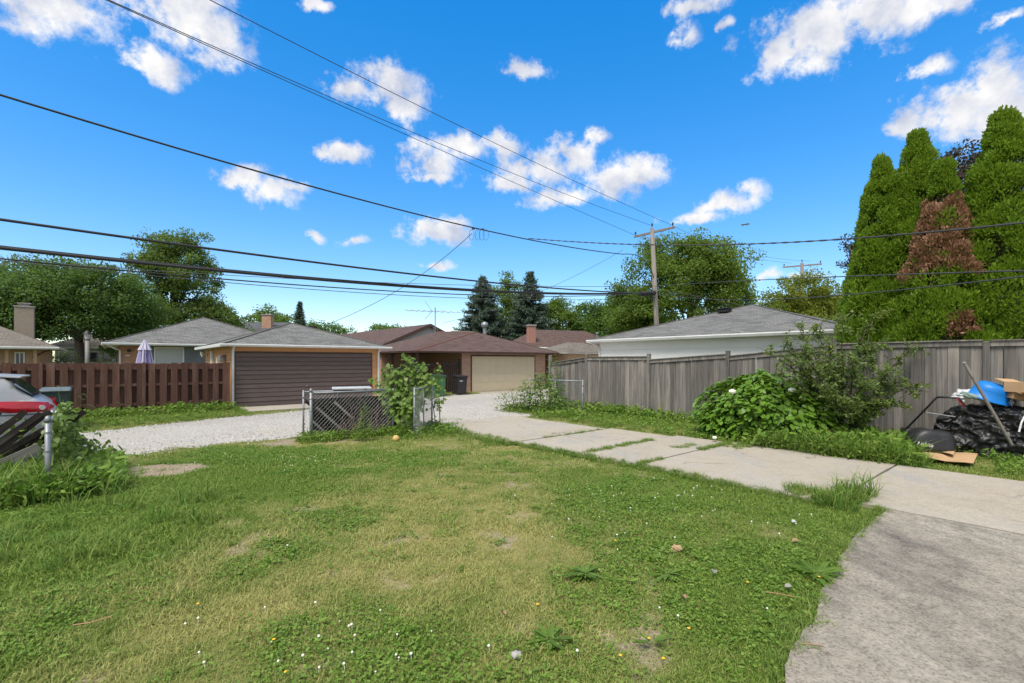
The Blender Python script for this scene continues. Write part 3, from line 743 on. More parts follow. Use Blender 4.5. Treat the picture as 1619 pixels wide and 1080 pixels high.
def concrete(name, c1, c2, c3, c4, sp):
    m, nt, bs = new_mat(name); v = coords(nt); w = objrand(nt, 20)
    n0 = noise(nt, v, .55, 6, .65, w); n1 = noise(nt, v, 2.6, 6, .65, w); n2 = noise(nt, v, 55, 4, .7); n3 = noise(nt, v, 13, 6, .7)
    c = mixc(nt, ramp(nt, n1, [(.35, 0.0), (.68, 1.0)]), c1, c2)
    c = mixc(nt, ramp(nt, n0, [(.46, 0.0), (.60, .85)]), c, c3)
    c = mixc(nt, ramp(nt, noise(nt, coords(nt, (1.6,.7,1)), 1.0, 7, .72, w), [(.50, 0.0), (.68, .85)]), c, c4)
    vc = N(nt, 'ShaderNodeTexVoronoi', feature='DISTANCE_TO_EDGE'); vc.inputs['Scale'].default_value = .42
    wv = N(nt, 'ShaderNodeVectorMath', operation='MULTIPLY_ADD'); nt.links.new(noise(nt, v, 2.2, 5, .6, out='Color'), wv.inputs[0]); wv.inputs[1].default_value = (.7,.7,0); nt.links.new(v, wv.inputs[2]); nt.links.new(wv.outputs[0], vc.inputs['Vector'])
    ck = N(nt, 'ShaderNodeMath', operation='MULTIPLY'); nt.links.new(ramp(nt, vc.outputs['Distance'], [(.002, 1.0), (.007, 0.0)]), ck.inputs[0]); nt.links.new(ramp(nt, noise(nt, v, .5, 3, .6), [(.50, 0.0), (.58, .75)]), ck.inputs[1])
    c = mixc(nt, ck.outputs[0], c, (.10,.09,.075))
    mm = N(nt, 'ShaderNodeMix', data_type='RGBA', blend_type='MULTIPLY'); mm.inputs['Factor'].default_value = sp
    nt.links.new(c, mm.inputs['A']); nt.links.new(ramp(nt, n2, [(.36, .30), (.54, 1.10)]), mm.inputs['B'])
    m2 = N(nt, 'ShaderNodeMix', data_type='RGBA', blend_type='MULTIPLY'); m2.inputs['Factor'].default_value = sp*.7
    nt.links.new(mm.outputs['Result'], m2.inputs['A']); nt.links.new(ramp(nt, n3, [(.36, .55), (.58, 1.08)]), m2.inputs['B'])
    nt.links.new(m2.outputs['Result'], bs.inputs['Base Color']); bs.inputs['Roughness'].default_value = .9; bs.inputs['Specular IOR Level'].default_value = .2
    bump(nt, bs, n2, .6, .008); return m
M['concrete'] = concrete('pale_concrete', (.395,.348,.278), (.345,.305,.247), (.385,.35,.295), (.31,.305,.29), .3)
M['concrete_old'] = concrete('weathered_dark_concrete', (.325,.290,.238), (.235,.210,.174), (.36,.325,.27), (.12,.112,.10), .62)
def slab_poly(u0, u1, v0, v1, seed, jag=.025):
    r = random.Random(seed); P = []
    def edge(a, b, n):
        for i in range(n): t = i/n; P.append((a[0]+(b[0]-a[0])*t + r.uniform(-jag, jag)*.6, a[1]+(b[1]-a[1])*t + r.uniform(-jag, jag)*.25))
    n1 = max(4, int((u1-u0)*3)); n2 = max(4, int((v1-v0)*3))
    edge((u0,v0),(u1,v0),n1); edge((u1,v0),(u1,v1),n2); edge((u1,v1),(u0,v1),n1); edge((u0,v1),(u0,v0),n2)
    return [uv(a, b)[:2] for a, b in P]
dw = bpy.data.objects.new('driveway', None); link(dw); tag(dw, 'pale concrete driveway of separate slabs beside the lawn', 'driveway', None, 'structure')
for i, (u0, u1, v0, v1) in enumerate(SLABS):
    if i == 0: u0 = 7.13
    mb = MB(); mb.prism(slab_poly(u0, u1, v0, v1-.015, i, .02), -.12, .030 + .006*((i*7) % 3))
    mk('concrete_slab', mb, M['concrete'], dw, fixn=True)
# older path in the foreground
mb = MB(); us = [-6 + i*.06 for i in range(219)]
pl = [uv(u, float(path_left(np.array(u)))) for u in us if u < 7.08] + [uv(7.10, 1.42), uv(7.10, -7), uv(-6, -7)]
mb.prism([p[:2] for p in pl], -.12, .026)
tag(mk('path', mb, M['concrete_old'], fixn=True), 'dark weathered concrete path in the near right corner', 'path', None, 'structure')
for nm, (u0, u1, v0, v1), lab in (('garage_apron', (3.7, 9.2, 18.75, 20.62), 'pale concrete apron before the brown garage door'), ('garage_apron', (15.2, 20.6, 20.9, 21.98), 'pale concrete apron before the cream garage door')):
    mb = MB(); mb.prism(slab_poly(u0, u1, v0, v1, 9, .05), -.12, .035); tag(mk(nm, mb, M['concrete'], fixn=True), lab, 'apron', None, 'structure')

# ------------------------------------------------------------------ turf
LP = [grass_proto('g%d' % i, 26, .075, .018, .065, .005, M['grass'], 1.2, .6) for i in range(4)] + [grass_proto('gw%d' % i, 12, .07, .025, .065, .008, M['grass'], 1.8, .9) for i in range(2)]
FP = [grass_proto('gf%d' % i, 26, .15, .030, .065, .011, M['grass'], 1.0, .5) for i in range(4)]
def pts_in_view(n, y0, y1, xr=1.22, power=1.0):
    y = np.sqrt(y0*y0 + (y1*y1-y0*y0)*rng.random(n)); return (rng.random(n)*2-1)*xr*y, y
def build_turf():
    X = []; Y = []; I = []; S = []
    for (n, y0, y1, lo, hi, s0) in ((23000, 1.9, 4.2, 0, 6, .85), (30000, 4.2, 8.0, 0, 6, 1.05), (30000, 8.0, 19.0, 6, 10, 1.0)):
        x, y = pts_in_view(n, y0, y1, 1.25)
        dry, soil, clov = lawn_maps(x, y); m = lawn_mask(x, y)*(rng.random(n) > np.maximum(soil*1.15, dry*.35))
        m = m > .5; X.append(x[m]); Y.append(y[m]); I.append(np.where(rng.random(m.sum()) < .16, 4+rng.integers(0, 2, m.sum()), rng.integers(0, 4, m.sum())) if lo == 0 else rng.integers(lo, hi, m.sum())); S.append(s0*(.7+.6*rng.random(m.sum())))
    X, Y, I, S = map(np.concatenate, (X, Y, I, S))
    dry, soil, clov = lawn_maps(X, Y); u, v = to_uv(X, Y)
    S *= .38+1.0*fbm(X*2.1+20, Y*2.1, 4)
    S *= 1 + .6*gauss(X, Y, -4.4, 3.9, 1.5, 1.3) + .25*gauss(X, Y, -4.3, 8.0, 2.5, 1.5)
    dry = np.clip(dry + .18*rng.normal(size=len(X))*.8, 0, 1)
    P = np.stack([X, Y, lawn_z(X, Y)], 1)
    scatter('lawn_grass', 'short lawn grass, green with straw coloured patches', 'grass', P, I, S, {'dry': dry}, LP+FP)
build_turf()
CP = [leafclump_proto('cl%d' % i, 30, .09, .045, .019, M['clover'], RHOMB, 1.0) for i in range(4)]
WP = [leafclump_proto('wd%d' % i, 12, .05, .03, .06, M['clover'], OVATE, .40, .8) for i in range(3)]
def build_clover():
    x, y = pts_in_view(30000, 1.9, 10.0, 1.2); dry, soil, clov = lawn_maps(x, y)
    m = (lawn_mask(x, y) > .5) & (rng.random(len(x)) < clov*.95*(1-soil))
    x, y = x[m], y[m]; k = np.where(rng.random(len(x)) < .13, rng.integers(4, 7, len(x)), rng.integers(0, 4, len(x)))
    # broadleaf weeds dotted everywhere
    x2, y2 = pts_in_view(2600, 1.9, 8.5, 1.2); d2, s2, _ = lawn_maps(x2, y2); m2 = (lawn_mask(x2, y2) > .5) & (rng.random(2600) < .25+.5*fbm(x2*1.1, y2*1.1+30, 3))
    x = np.concatenate([x, x2[m2]]); y = np.concatenate([y, y2[m2]]); k = np.concatenate([k, rng.integers(0, 7, m2.sum())])
    P = np.stack([x, y, lawn_z(x, y)+.004], 1)
    scatter('clover', 'low clover and broadleaf weeds spread through the lawn', 'weeds', P, k, .55+.65*rng.random(len(x)), {'dry': rng.random(len(x))*.4}, CP+WP)
build_clover()
def bloom_proto(nm, r, h, mat):
    mb = MB(); mb.lathe([(r*.3,h-.4*r),(r*.9,h),(r,h+r*.5),(r*.6,h+r*1.1),(.0005,h+r*1.25)], 7); mb.tube([(0,0,0),(0,0,h)], .0015, 3)
    me = mesh_of(nm, mb, smooth=True); me.materials.append(mat); return me
def build_blooms():
    x, y = pts_in_view(7000, 1.9, 9.0, 1.2); dry, soil, clov = lawn_maps(x, y)
    pr = .012*clov + .42*gauss(x, y, -.75, 2.85, .65, .28) + .20*gauss(x, y, -1.7, 3.0, .6, .3) + 0.16*gauss(x, y, 1.9, 5.8, 1.3, .9) + .12*gauss(x, y, -4.2, 9.0, 1.2, .8)
    m = (lawn_mask(x, y) > .5) & (rng.random(len(x)) < pr); x, y = x[m], y[m]
    P = np.stack([x, y, lawn_z(x, y)], 1)
    scatter('clover_flowers', 'small white clover flowers dotting the lawn', 'flowers', P, np.zeros(len(x), int), .7+.5*rng.random(len(x)), {}, [bloom_proto('cb', .0085, .045, M['flower_white'])])
build_blooms()
# loose stones along the alley
def build_stones():
    mats = []
    for i, c in enumerate(((.48,.46,.43),(.36,.34,.32),(.58,.56,.52))): mats.append(plain('gravel_stone_%d' % i, c, tuple(a*.8 for a in c), 30, .9))
    pr = []
    for i in range(3):
        bm = bmesh.new(); bmesh.ops.create_icosphere(bm, subdivisions=1, radius=1)
        for w in bm.verts: w.co *= rng.uniform(.75, 1.2)
        me = bpy.data.meshes.new('st%d' % i); bm.to_mesh(me); bm.free(); me.materials.append(mats[i]); pr.append(me)
    n = 26000; u = -7 + 26*rng.random(n); lo = alley_lo(u); hi = np.where(u > 8.2, 20.6, alley_hi(u))
    v = lo - .5 + (hi-lo+.6)*rng.random(n); P0 = np.stack([CA*u-SA*v, SA*u+CA*v], 1)
    e = np.minimum(v-lo, hi-v)
    z = np.where(e > .3, .028, .008) + .012*rng.random(n)
    keep = (rng.random(n) < np.where(e > 0, 1, .25)) & (np.abs(P0[:,0]/P0[:,1]) < 1.3)
    P = np.column_stack([P0, z])[keep]
    scatter('gravel_stones', 'loose pale stones scattered over the alley', 'gravel', P, rng.integers(0, 3, len(P)), .008+.016*rng.random(len(P))**2, {}, pr, tilt=1.0)
build_stones()
# rank grass and weeds along fences and edges
TG = [grass_proto('tg%d' % i, 34, .16, .16, .52, .011, M['tallgrass'], .8, .9) for i in range(4)]
MG = [grass_proto('mg%d' % i, 30, .12, .06, .20, .009, M['tallgrass'], .9, .8) for i in range(4)]
BW = [leafclump_proto('bw%d' % i, 46, .17, .20, .075, M['clover'], OVATE, .55, .6) for i in range(3)]
def strip(lst, n, u0, u1, v0, v1, ids, s0, s1, dry=.15, fn=None):
    u = u0+(u1-u0)*rng.random(n); v = v0+(v1-v0)*rng.random(n)
    if fn is not None:
        k = rng.random(n) < fn(u, v); u, v = u[k], v[k]
    x = CA*u-SA*v; y = SA*u+CA*v
    lst.append((np.stack([x, y, np.zeros(len(x))-.01], 1), rng.choice(ids, len(x)), s0+(s1-s0)*rng.random(len(x)), np.clip(dry+.25*rng.normal(size=len(x)), 0, 1)))
def build_edges():
    T, Gm, B = [0,1,2,3], [4,5,6,7], [8,9,10]
    L = []
    strip(L, 1900, 10.35, 13.3, 4.0, 13.0, Gm+Gm+B, .45, .85, .25)                       # verge between drive and grey fence
    strip(L, 350, 12.7, 13.25, 5.5, 13.0, B+Gm, 1.0, 1.7, .15)
    strip(L, 420, 10.25, 12.2, 2.0, 4.1, T, .55, 1.3, .12); strip(L, 350, 10.3, 12.4, 2.0, 4.4, B, .9, 1.9, .1)                           # rank grass before the arching shrub
    strip(L, 260, 10.3, 12.6, 1.5, 4.2, B+Gm, .9, 1.5, .1)
    strip(L, 900, 10.45, 12.9, -3.5, 1.6, Gm+Gm+B, .55, 1.0, .2)                        # verge by the covered pile
    strip(L, 1300, -7.0, 3.6, 17.0, 20.3, Gm+Gm+B, .5, .9, .15, lambda u, v: (v > alley_hi(u)+.15)*1.0)   # verge of the brown fence
    strip(L, 420, -7.0, 3.3, 19.6, 20.3, B+Gm, 1.0, 1.7, .1)
    strip(L, 300, 3.2, 5.6, 10.75, 11.3, B+Gm, .5, 1.1, .2)                          # foot of the middle chain-link fence
    strip(L, 200, 5.0, 6.8, 9.8, 11.5, B+Gm, .5, 1.1, .15)
    strip(L, 200, 6.0, 6.85, 8.0, 11.0, Gm, .35, .7, .1)
    strip(L, 620, -4.0, -.35, 8.3, 10.3, B+Gm+T, .8, 1.5, .08)                        # weeds in the left enclosure
    strip(L, 200, -.7, -.1, 8.4, 10.8, B, .9, 1.7, .05)
    strip(L, 240, 10.7, 12.0, 10.0, 13.4, Gm+B, .8, 1.4, .25)                         # by the right chain-link leaf
    strip(L, 520, 11.5, 15.3, 20.9, 21.9, Gm, .7, 1.2, .85)                           # dry verge by the cream garage
    strip(L, 60, 12.2, 15.0, 21.2, 21.9, T, .4, .6, .8)
    strip(L, 60, 6.95, 7.3, 1.75, 2.6, Gm, .5, 1.0, .1); strip(L, 90, 6.75, 7.7, 1.75, 2.15, Gm+Gm+[0], .5, .95, .1)   # tuft at the slab corner
    for (a, b, c, d, n) in ((6.9, 7.6, 4.78, 4.88, 16), (8.9, 10.2, 4.75, 4.9, 34), (9.6, 10.5, 4.3, 4.9, 40), (6.95, 8.3, 5.98, 6.2, 34), (8.3, 9.2, 6.0, 6.25, 26), (8.7, 9.4, 5.1, 5.35, 14), (8.3, 9.6, 7.85, 7.97, 12), (7.4, 8.2, 12.0, 12.5, 34), (7.6, 9.0, 7.86, 7.96, 6), (8.5, 9.0, -.3, -.1, 10)):
        strip(L, n*3, a, b, c, d, Gm, .25, .6, .1)
    for (u0, u1, v0, v1) in SLABS[1:]: strip(L, int(130*(v1-v0)), u0-.16, u0+.035, v0-.1, v1, Gm, .3, .65, .15)                               # ragged lawn edge along the drive
    u = 2.0+5.1*rng.random(260); v = path_left(u)-.03+.13*rng.random(260); x = CA*u-SA*v; y = SA*u+CA*v
    L.append((np.stack([x, y, x*0], 1), rng.choice(Gm, 260), .25+.35*rng.random(260), rng.random(260)*.5))
    x, y = pts_in_view(520, 2.0, 6.5, 1.25); k = (rng.random(520) < 1.2*gauss(x, y, -4.6, 4.6, 1.2, 1.8)) & (lawn_mask(x, y) > .5) & (x < -2.9)   # longer tufts in the left foreground
    x, y = x[k], y[k]; L.append((np.stack([x, y, x*0], 1), rng.choice(Gm+[0,1], len(x)), .5+.6*rng.random(len(x)), rng.random(len(x))*.25))
    strip(L, 110, 10.35, 11.2, 1.75, 2.6, T, .45, .9, .1)
    P = np.concatenate([a[0] for a in L]); I = np.concatenate([a[1] for a in L]); S = np.concatenate([a[2] for a in L]); D = np.concatenate([a[3] for a in L])
    uu, vv = to_uv(P[:,0], P[:,1]); k = ~((uu > 10.3) & (uu < 12.3) & (vv > .85) & (vv < np.where(uu > 11.2, 2.25, 1.75))); P, I, S, D = P[k], I[k], S[k], D[k]; uu, vv = uu[k], vv[k]
    for (u0, u1, v0, v1) in SLABS: P[:,2] = np.where((uu > u0) & (uu < u1) & (vv > v0-.05) & (vv < v1+.05), .026, P[:,2])
    scatter('edge_weeds', 'unmown grass and weeds growing along fences and slab edges', 'weeds', P, I, S, {'dry': D}, TG+MG+BW)
build_edges()
# ------------------------------------------------------------------ buildings
RZ = R(40)
def roof(parent, corners, peak, z, mat, name='roof', thick=.10, soffit=None):
    """hip roof: corners of the eave rectangle (x0,x1,y0,y1), peak = list of one or two ridge points"""
    x0, x1, y0, y1 = corners; c = [(x0,y0,z),(x1,y0,z),(x1,y1,z),(x0,y1,z)]
    mb = MB()
    if len(peak) == 1: mb.add(c+[peak[0]], [(0,1,4),(1,2,4),(2,3,4),(3,0,4)])
    else: mb.add(c+list(peak), [(0,1,5,4) if peak[0][0] < peak[1][0] and abs(peak[0][1]-peak[1][1]) < 1e-6 else (0,1,4), (1,2,5) if abs(peak[0][1]-peak[1][1]) < 1e-6 else (1,2,5,4), (2,3,4,5) if abs(peak[0][1]-peak[1][1]) < 1e-6 else (2,3,5), (3,0,4) if abs(peak[0][1]-peak[1][1]) < 1e-6 else (3,0,4,5)])
    r = mk(name, mb, mat, parent, auto_uv=True)
    mb = MB(); mb.b2(x0+.02, x1-.02, y0+.02, y1-.02, z-.06, z-.012); mk('soffit', mb, soffit or M['white'], r)
    return r
def ridgecap(parent, a, b, mat, r=.05):
    mb = MB(); n = max(2, int((Vector(b)-Vector(a)).length/.3))
    a, b = Vector(a), Vector(b); mb.tube([a.lerp(b, i/n) for i in range(n+1)], r, 6); return mk('ridge_cap', mb, mat, parent)
def gutter(parent, x0, x1, y, z, mat=None, h=.12):
    mb = MB(); mb.add([(x0,y,z-h*.85),(x0,y-.10,z-h*.8),(x0,y-.13,z-h*.25),(x0,y-.12,z),(x0,y-.105,z),(x0,y,z-.02),
                       (x1,y,z-h*.85),(x1,y-.10,z-h*.8),(x1,y-.13,z-h*.25),(x1,y-.12,z),(x1,y-.105,z),(x1,y,z-.02)],
                      [(0,1,7,6),(1,2,8,7),(2,3,9,8),(3,4,10,9),(4,5,11,10),(5,0,6,11),(5,4,3,2,1,0),(6,7,8,9,10,11)])
    return mk('gutter', mb, mat or M['gutter'], parent, fixn=True)
def gutter_side(parent, y0, y1, x, z, sgn, mat=None, h=.12):
    mb = MB(); mb.b2(min(x, x+sgn*.12), max(x, x+sgn*.12), y0, y1, z-h, z); return mk('gutter', mb, mat or M['gutter'], parent, bevel=.02)
def downspout(parent, x, y, z1, off=.25):
    mb = MB(); mb.box((x, y-.04, z1*.5-.1), (.075, .06, z1-.35)); mb.tube([(x, y-.04, z1-.28), (x, y-.10, z1-.18), (x, y-off, z1-.06)], .04, 6)
    mb.tube([(x, y-.04, .12), (x, y-.06, .05), (x, y-.25, .03)], .042, 6); return mk('downspout', mb, M['gutter'], parent)
def window(parent, x0, x1, z0, z1, y, face='-y', pane=None, bars=0, fw=.06, frame=None, depth=.06):
    """window on a wall facing -y (or -x when face is '-x')"""
    fr = MB()
    def bx(m, a0, a1, d0, d1, c0, c1):
        if face == '-y': m.b2(a0, a1, y-d1, y-d0, c0, c1)
        else: m.b2(y-d1, y-d0, a0, a1, c0, c1)
    bx(fr, x0, x1, .003, depth, z0, z0+fw); bx(fr, x0, x1, .003, depth, z1-fw, z1)
    bx(fr, x0, x0+fw, .003, depth-.002, z0+fw, z1-fw); bx(fr, x1-fw, x1, .003, depth-.002, z0+fw, z1-fw)
    for i in range(bars):
        a = x0 + (x1-x0)*(i+1)/(bars+1); bx(fr, a-.02, a+.02, .003, depth-.006, z0+fw, z1-fw)
    w = mk('window', fr, frame or M['white'], parent)
    p = MB(); bx(p, x0+fw, x1-fw, .004, .012, z0+fw, z1-fw); mk('pane', p, pane or M['glass'], w)
    sl = MB(); bx(sl, x0-.05, x1+.05, .002, depth+.04, z0-.05, z0-.002); mk('sill', sl, frame or M['white'], w)
    return w

# --- orange garage with brown door
o = thing('garage', 'orange garage with wide dark brown door and grey hip roof', 'garage', uv(3.4, 20.65), RZ)
W_, D_ = 5.97, 6.5
mb = MB(); mb.b2(.03, W_-.03, .03, D_, -.1, 2.40); mk('wall', mb, M['orange'], o)
d0, d1, dh = .16, 5.55, 2.13
for r_ in range(8):
    z0 = r_*.305; z1 = min(z0+.297, 2.4)
    for (a, b) in (((0, d0-.06), (d1+.06, W_)) if z0 < dh else ((0, W_),)):
        mb = MB(); mb.b2(a, b, .0, .028, z0+.005, z1); mk('siding_board', mb, M['orange'], o)
    mb = MB(); mb.b2(.0, .028, .032, D_, z0+.005, z1); mk('siding_board', mb, M['orange'], o)
mb = MB(); mb.b2(d0-.055, d0, -.03, .05, 0, dh+.05); mb.b2(d1, d1+.055, -.03, .05, 0, dh+.05); mb.b2(d0, d1, -.03, .05, dh, dh+.05); mk('door_frame', mb, M['brownfascia'], o)
dr = mk('garage_door', MB().b2(d0, d1, .008, .03, .02, dh), M['brown_door'], o); dr['label'] = 'dark brown sectional garage door'
k = 12
for i in range(k):
    z0 = .02 + i*(dh-.02)/k; h_ = (dh-.02)/k
    mb = MB(); yo = -.022 if i % 3 else -.012
    mb.add([(d0,.008,z0+.006),(d1,.008,z0+.006),(d1,yo,z0+.03),(d0,yo,z0+.03),(d1,yo+.004,z0+h_-.02),(d0,yo+.004,z0+h_-.02),(d1,.008,z0+h_-.003),(d0,.008,z0+h_-.003)],
           [(0,1,2,3),(3,2,4,5),(5,4,6,7)]); mk('door_panel', mb, M['brown_door'], dr)
mb = MB(); mb.tube([(2.75,-.03,.78),(2.75,-.06,.78)], .035, 10); mk('handle', mb, M['galv'], dr)
rf = roof(o, (-.30, W_+.30, -.32, D_+.3), [(W_/2, 3.15, 3.58)], 2.44, M['roof_grey'])
for c in ((-.30,-.32,2.45),(W_+.30,-.32,2.45),(-.3,D_+.3,2.45)): ridgecap(rf, c, (W_/2, 3.15, 3.585), M['roof_grey'], .035)
mb = MB(); mb.b2(W_/2+.9, W_/2+1.25, 3.3, 3.65, 3.30, 3.52); mk('roof_vent', mb, M['iron'], rf)
gutter(o, -.42, W_+.42, -.32, 2.45); gutter_side(o, -.32, D_+.3, -.30, 2.45, -1)
downspout(o, .06, -.0, 2.45, .30); downspout(o, W_-.08, 0, 2.45, .30)
# fittings on the side wall
mb = MB(); mb.b2(-.14, -.002, 1.0, 1.3, 1.75, 2.06); mb.lathe([(.10,0),(.10,.16),(.07,.2)], 10, (-.16,1.15,1.82)); mk('electric_meter', mb, M['lampgrey'], o, bevel=.01)
mb = MB(); mb.b2(-.10, -.002, 4.0, 4.3, 1.55, 2.25); mb.tube([(-.06,4.15,2.2),(-.06,4.15,2.42)], .025, 6); mk('junction_box', mb, M['gutter'], o, bevel=.01)
mb = MB(); mb.b2(-.12, -.002, 2.4, 2.6, 1.7, 1.98); mk('outlet_box', mb, M['gutter'], o, bevel=.01)
mb = MB(); mb.tube([(-.02,5.9,2.1),(-.2,5.8,2.14)], .02, 6); mb.lathe([(.03,0),(.05,.08),(.07,.18)], 10, (-.25,5.75,2.05)); mb.lathe([(.03,0),(.05,.08),(.07,.16)], 10, (-.2,5.95,2.0)); mk('flood_light', mb, M['white'], o)

# --- brick house with grey hip roof behind the brown fence
o = thing('house', 'orange brick house with grey hip roof behind the brown fence', 'house', uv(-.4, 33.45), RZ)
E = 10.2
mb = MB(); mb.b2(.62, E-.6, .72, E-.6, -.1, 2.70); mk('wall', mb, M['brick_orange'], o, auto_uv=True)
mb = MB(); mb.b2(1.88, 2.14, .66, .719, 0, 2.68); mk('wall_panel', mb, M['graypanel'], o)
mb = MB(); mb.b2(3.62, 5.2, .66, .719, 0, 2.68); mk('wall_panel', mb, M['graypanel'], o)
window(o, 2.16, 3.60, .9, 2.62, .72, '-y', M['blindglass'], 0, .07)
rf = roof(o, (0, E, 0, E), [(5.1, 5.1, 4.78)], 2.80, M['roof_grey'])
for c in ((0,0,2.81),(E,0,2.81),(0,E,2.81)): ridgecap(rf, c, (5.1,5.1,4.785), M['roof_grey'], .04)
gutter(o, -.1, E+.1, 0, 2.80, None, .15); gutter_side(o, 0, E, 0, 2.80, -1, None, .15)
mb = MB(); mb.tube([(.15,-.05,2.66),(.5,.3,2.45),(.66,.66,2.4),(.66,.66,.2)], .045, 6); mk('downspout', mb, M['gutter'], o)
mk('wall_lamp', MB().box((1.05,.64,2.40), (.16,.14,.16)), M['iron'], o, bevel=.015); mk('wall_lamp', MB().box((.98,.60,2.1), (.2,.1,.06)), M['white'], o, bevel=.015)
mb = MB(); mb.tube([(6.6,5.3,4.1),(6.6,5.3,4.45)], .08, 8); mk('roof_vent', mb, M['lampgrey'], rf)

# --- far left house with tall pale chimney
p0 = at(90, 549, 27.0)
o = thing('house', 'low brown house with tall pale brick chimney at the left edge', 'house', (p0.x, p0.y, 0), RZ)
mb = MB(); mb.b2(-9.4, -.75, .7, 8, -.1, 2.5); mk('wall', mb, M['tan'], o)
for x in (-.9, -2.0, -3.4, -4.9): mk('porch_post', MB().b2(x-.07, x+.07, .25, .39, 0, 2.5), M['tan'], o)
for (a, b) in ((-1.75,-1.35),(-3.0,-2.55),(-4.3,-3.8)): window(o, a, b, .9, 2.3, .7, '-y', M['glass'], 1)
rf = roof(o, (-10.2, 0, 0, 9), [(-7.0, 4.5, 4.2), (-3.4, 4.5, 4.2)], 2.58, M['roof_tan'])
gutter(o, -10.2, .1, 0, 2.60, None, .16)
mb = MB(); mb.tube([(-.3,-.02,2.45),(-.6,.3,2.3),(-1.0,.45,2.0)], .04, 6); mk('downspout', mb, M['iron'], o)
pc = at(39, 545, 30.5)
cx_, cy_ = to_uv(pc.x-p0.x, pc.y-p0.y)
ch = mk('chimney', MB().b2(cx_-.44, cx_+.44, cy_-.3, cy_+.3, 2.7, 5.25), M['brick_pale'], o, auto_uv=True)
mk('flashing', MB().b2(cx_-.47, cx_+.47, cy_-.33, cy_+.33, 2.6, 3.3), M['brownfascia'], ch)
mb = MB(); mb.b2(cx_-.48, cx_+.48, cy_-.34, cy_+.34, 5.252, 5.33); mb.b2(cx_-.22, cx_+.22, cy_-.18, cy_+.18, 5.33, 5.47); mb.b2(cx_-.32, cx_+.32, cy_-.26, cy_+.26, 5.472, 5.53); mk('chimney_cap', mb, M['stone'], ch)

# --- pale house with a row of white windows far behind
p1 = at(100, 545, 44)
o = thing('house', 'far pale house with row of white framed windows beneath the maple', 'house', (p1.x, p1.y, 0), R(8))
mb = MB(); mb.b2(-1.2, 8, .7, 7, -.1, 3.0); mk('wall', mb, M['lightsiding'], o)
for (a, b) in ((-.9,1.0),(1.6,2.7),(2.75,3.85),(3.9,5.0),(5.05,6.1)): window(o, a, b, 1.6, 2.75, .7, '-y', M['glass'], 0, .12)
rf = roof(o, (-2.2, 8.8, 0, 8), [(1.5, 4, 5.0), (5.2, 4, 5.0)], 3.1, M['roof_tan']); gutter(o, -2.2, 8.8, 0, 3.12, None, .2)

# --- house with chimney seen over the orange garage
p1 = at(392, 520, 52)
o = thing('house', 'dark grey roofed house with brick chimney seen over the orange garage', 'house', (p1.x, p1.y, 0), R(4))
mb = MB(); mb.b2(-4, 5, .8, 8, -.1, 4.9); mk('wall', mb, M['graypanel'], o)
rf = roof(o, (-5.5, 6, 0, 8.6), [(-2, 4.3, 6.4), (2.6, 4.3, 6.4)], 5.0, M['roof_grey2']); gutter(o, -5.5, 6, 0, 5.02, None, .25)
ch = mk('chimney', MB().b2(.75, 1.75, 1.6, 2.4, 5.0, 7.0), M['brick_tan'], o, auto_uv=True); mk('chimney_cap', MB().b2(.68, 1.82, 1.53, 2.47, 7.002, 7.12), M['stone'], ch)

# --- cream-door brick garage with brown hip roof
o = thing('garage', 'brick garage with cream door and brown hip roof', 'garage', uv(15.5, 22.0), RZ)
mb = MB(); mb.b2(-.67, 5.76, .012, 6.8, -.1, 2.26); mk('wall', mb, M['brick_tan'], o, auto_uv=True)
mb = MB(); mb.b2(-3.6, -.671, 4.0, 6.8, -.1, 2.24); mk('rear_wall', mb, M['brick_tan'], o, auto_uv=True)
mk('porch_post', MB().b2(-3.45, -3.3, .1, .25, 0, 2.24), M['brownfascia'], o); mk('porch_post', MB().b2(-3.45, -3.3, 3.0, 3.15, 0, 2.24), M['brownfascia'], o)
mb = MB(); mb.b2(-.07, 0, -.02, .05, 0, 2.14); mb.b2(4.8, 4.87, -.02, .05, 0, 2.14); mb.b2(0, 4.8, -.02, .05, 2.08, 2.14); mk('door_frame', mb, M['brownfascia'], o)
dr = mk('garage_door', MB().b2(0, 4.8, -.004, .008, .03, 2.08), M['cream'], o)
for i in range(4):
    z0 = .035 + i*.511; pn = mk('door_panel', MB().b2(.005, 4.795, -.018, -.0045, z0, z0+.505), M['cream'], dr, bevel=.006)
    for j in range(8):
        mb = MB(); mb.b2(.08+j*.585, .56+j*.585, -.026, -.0185, z0+.07, z0+.435); q = mk('door_panel', mb, M['cream'], dr, bevel=.006)
a, b, c, d = (-3.82,-.5,2.33), (6.63,-.5,2.33), (6.63,7.5,2.33), (-3.82,7.5,2.33); pk = (2.76, 3.5, 3.70); pk2 = (-.1, 3.6, 3.62)
mb = MB(); mb.add([a,b,c,d,pk,pk2], [(0,1,4),(1,2,4),(2,3,5,4),(3,0,5),(0,4,5)]); rf = mk('roof', mb, M['roof_brown'], o, auto_uv=True)
mb = MB(); mb.b2(-3.80, 6.61, -.48, 7.48, 2.25, 2.318); mk('soffit', mb, M['brownfascia'], rf)
ridgecap(rf, a, pk, M['ridge_red'], .045); ridgecap(rf, b, pk, M['roof_brown'], .03); ridgecap(rf, pk, pk2, M['ridge_red'], .03)
gutter(o, -3.85, 6.66, -.5, 2.34, M['brownfascia'], .13)
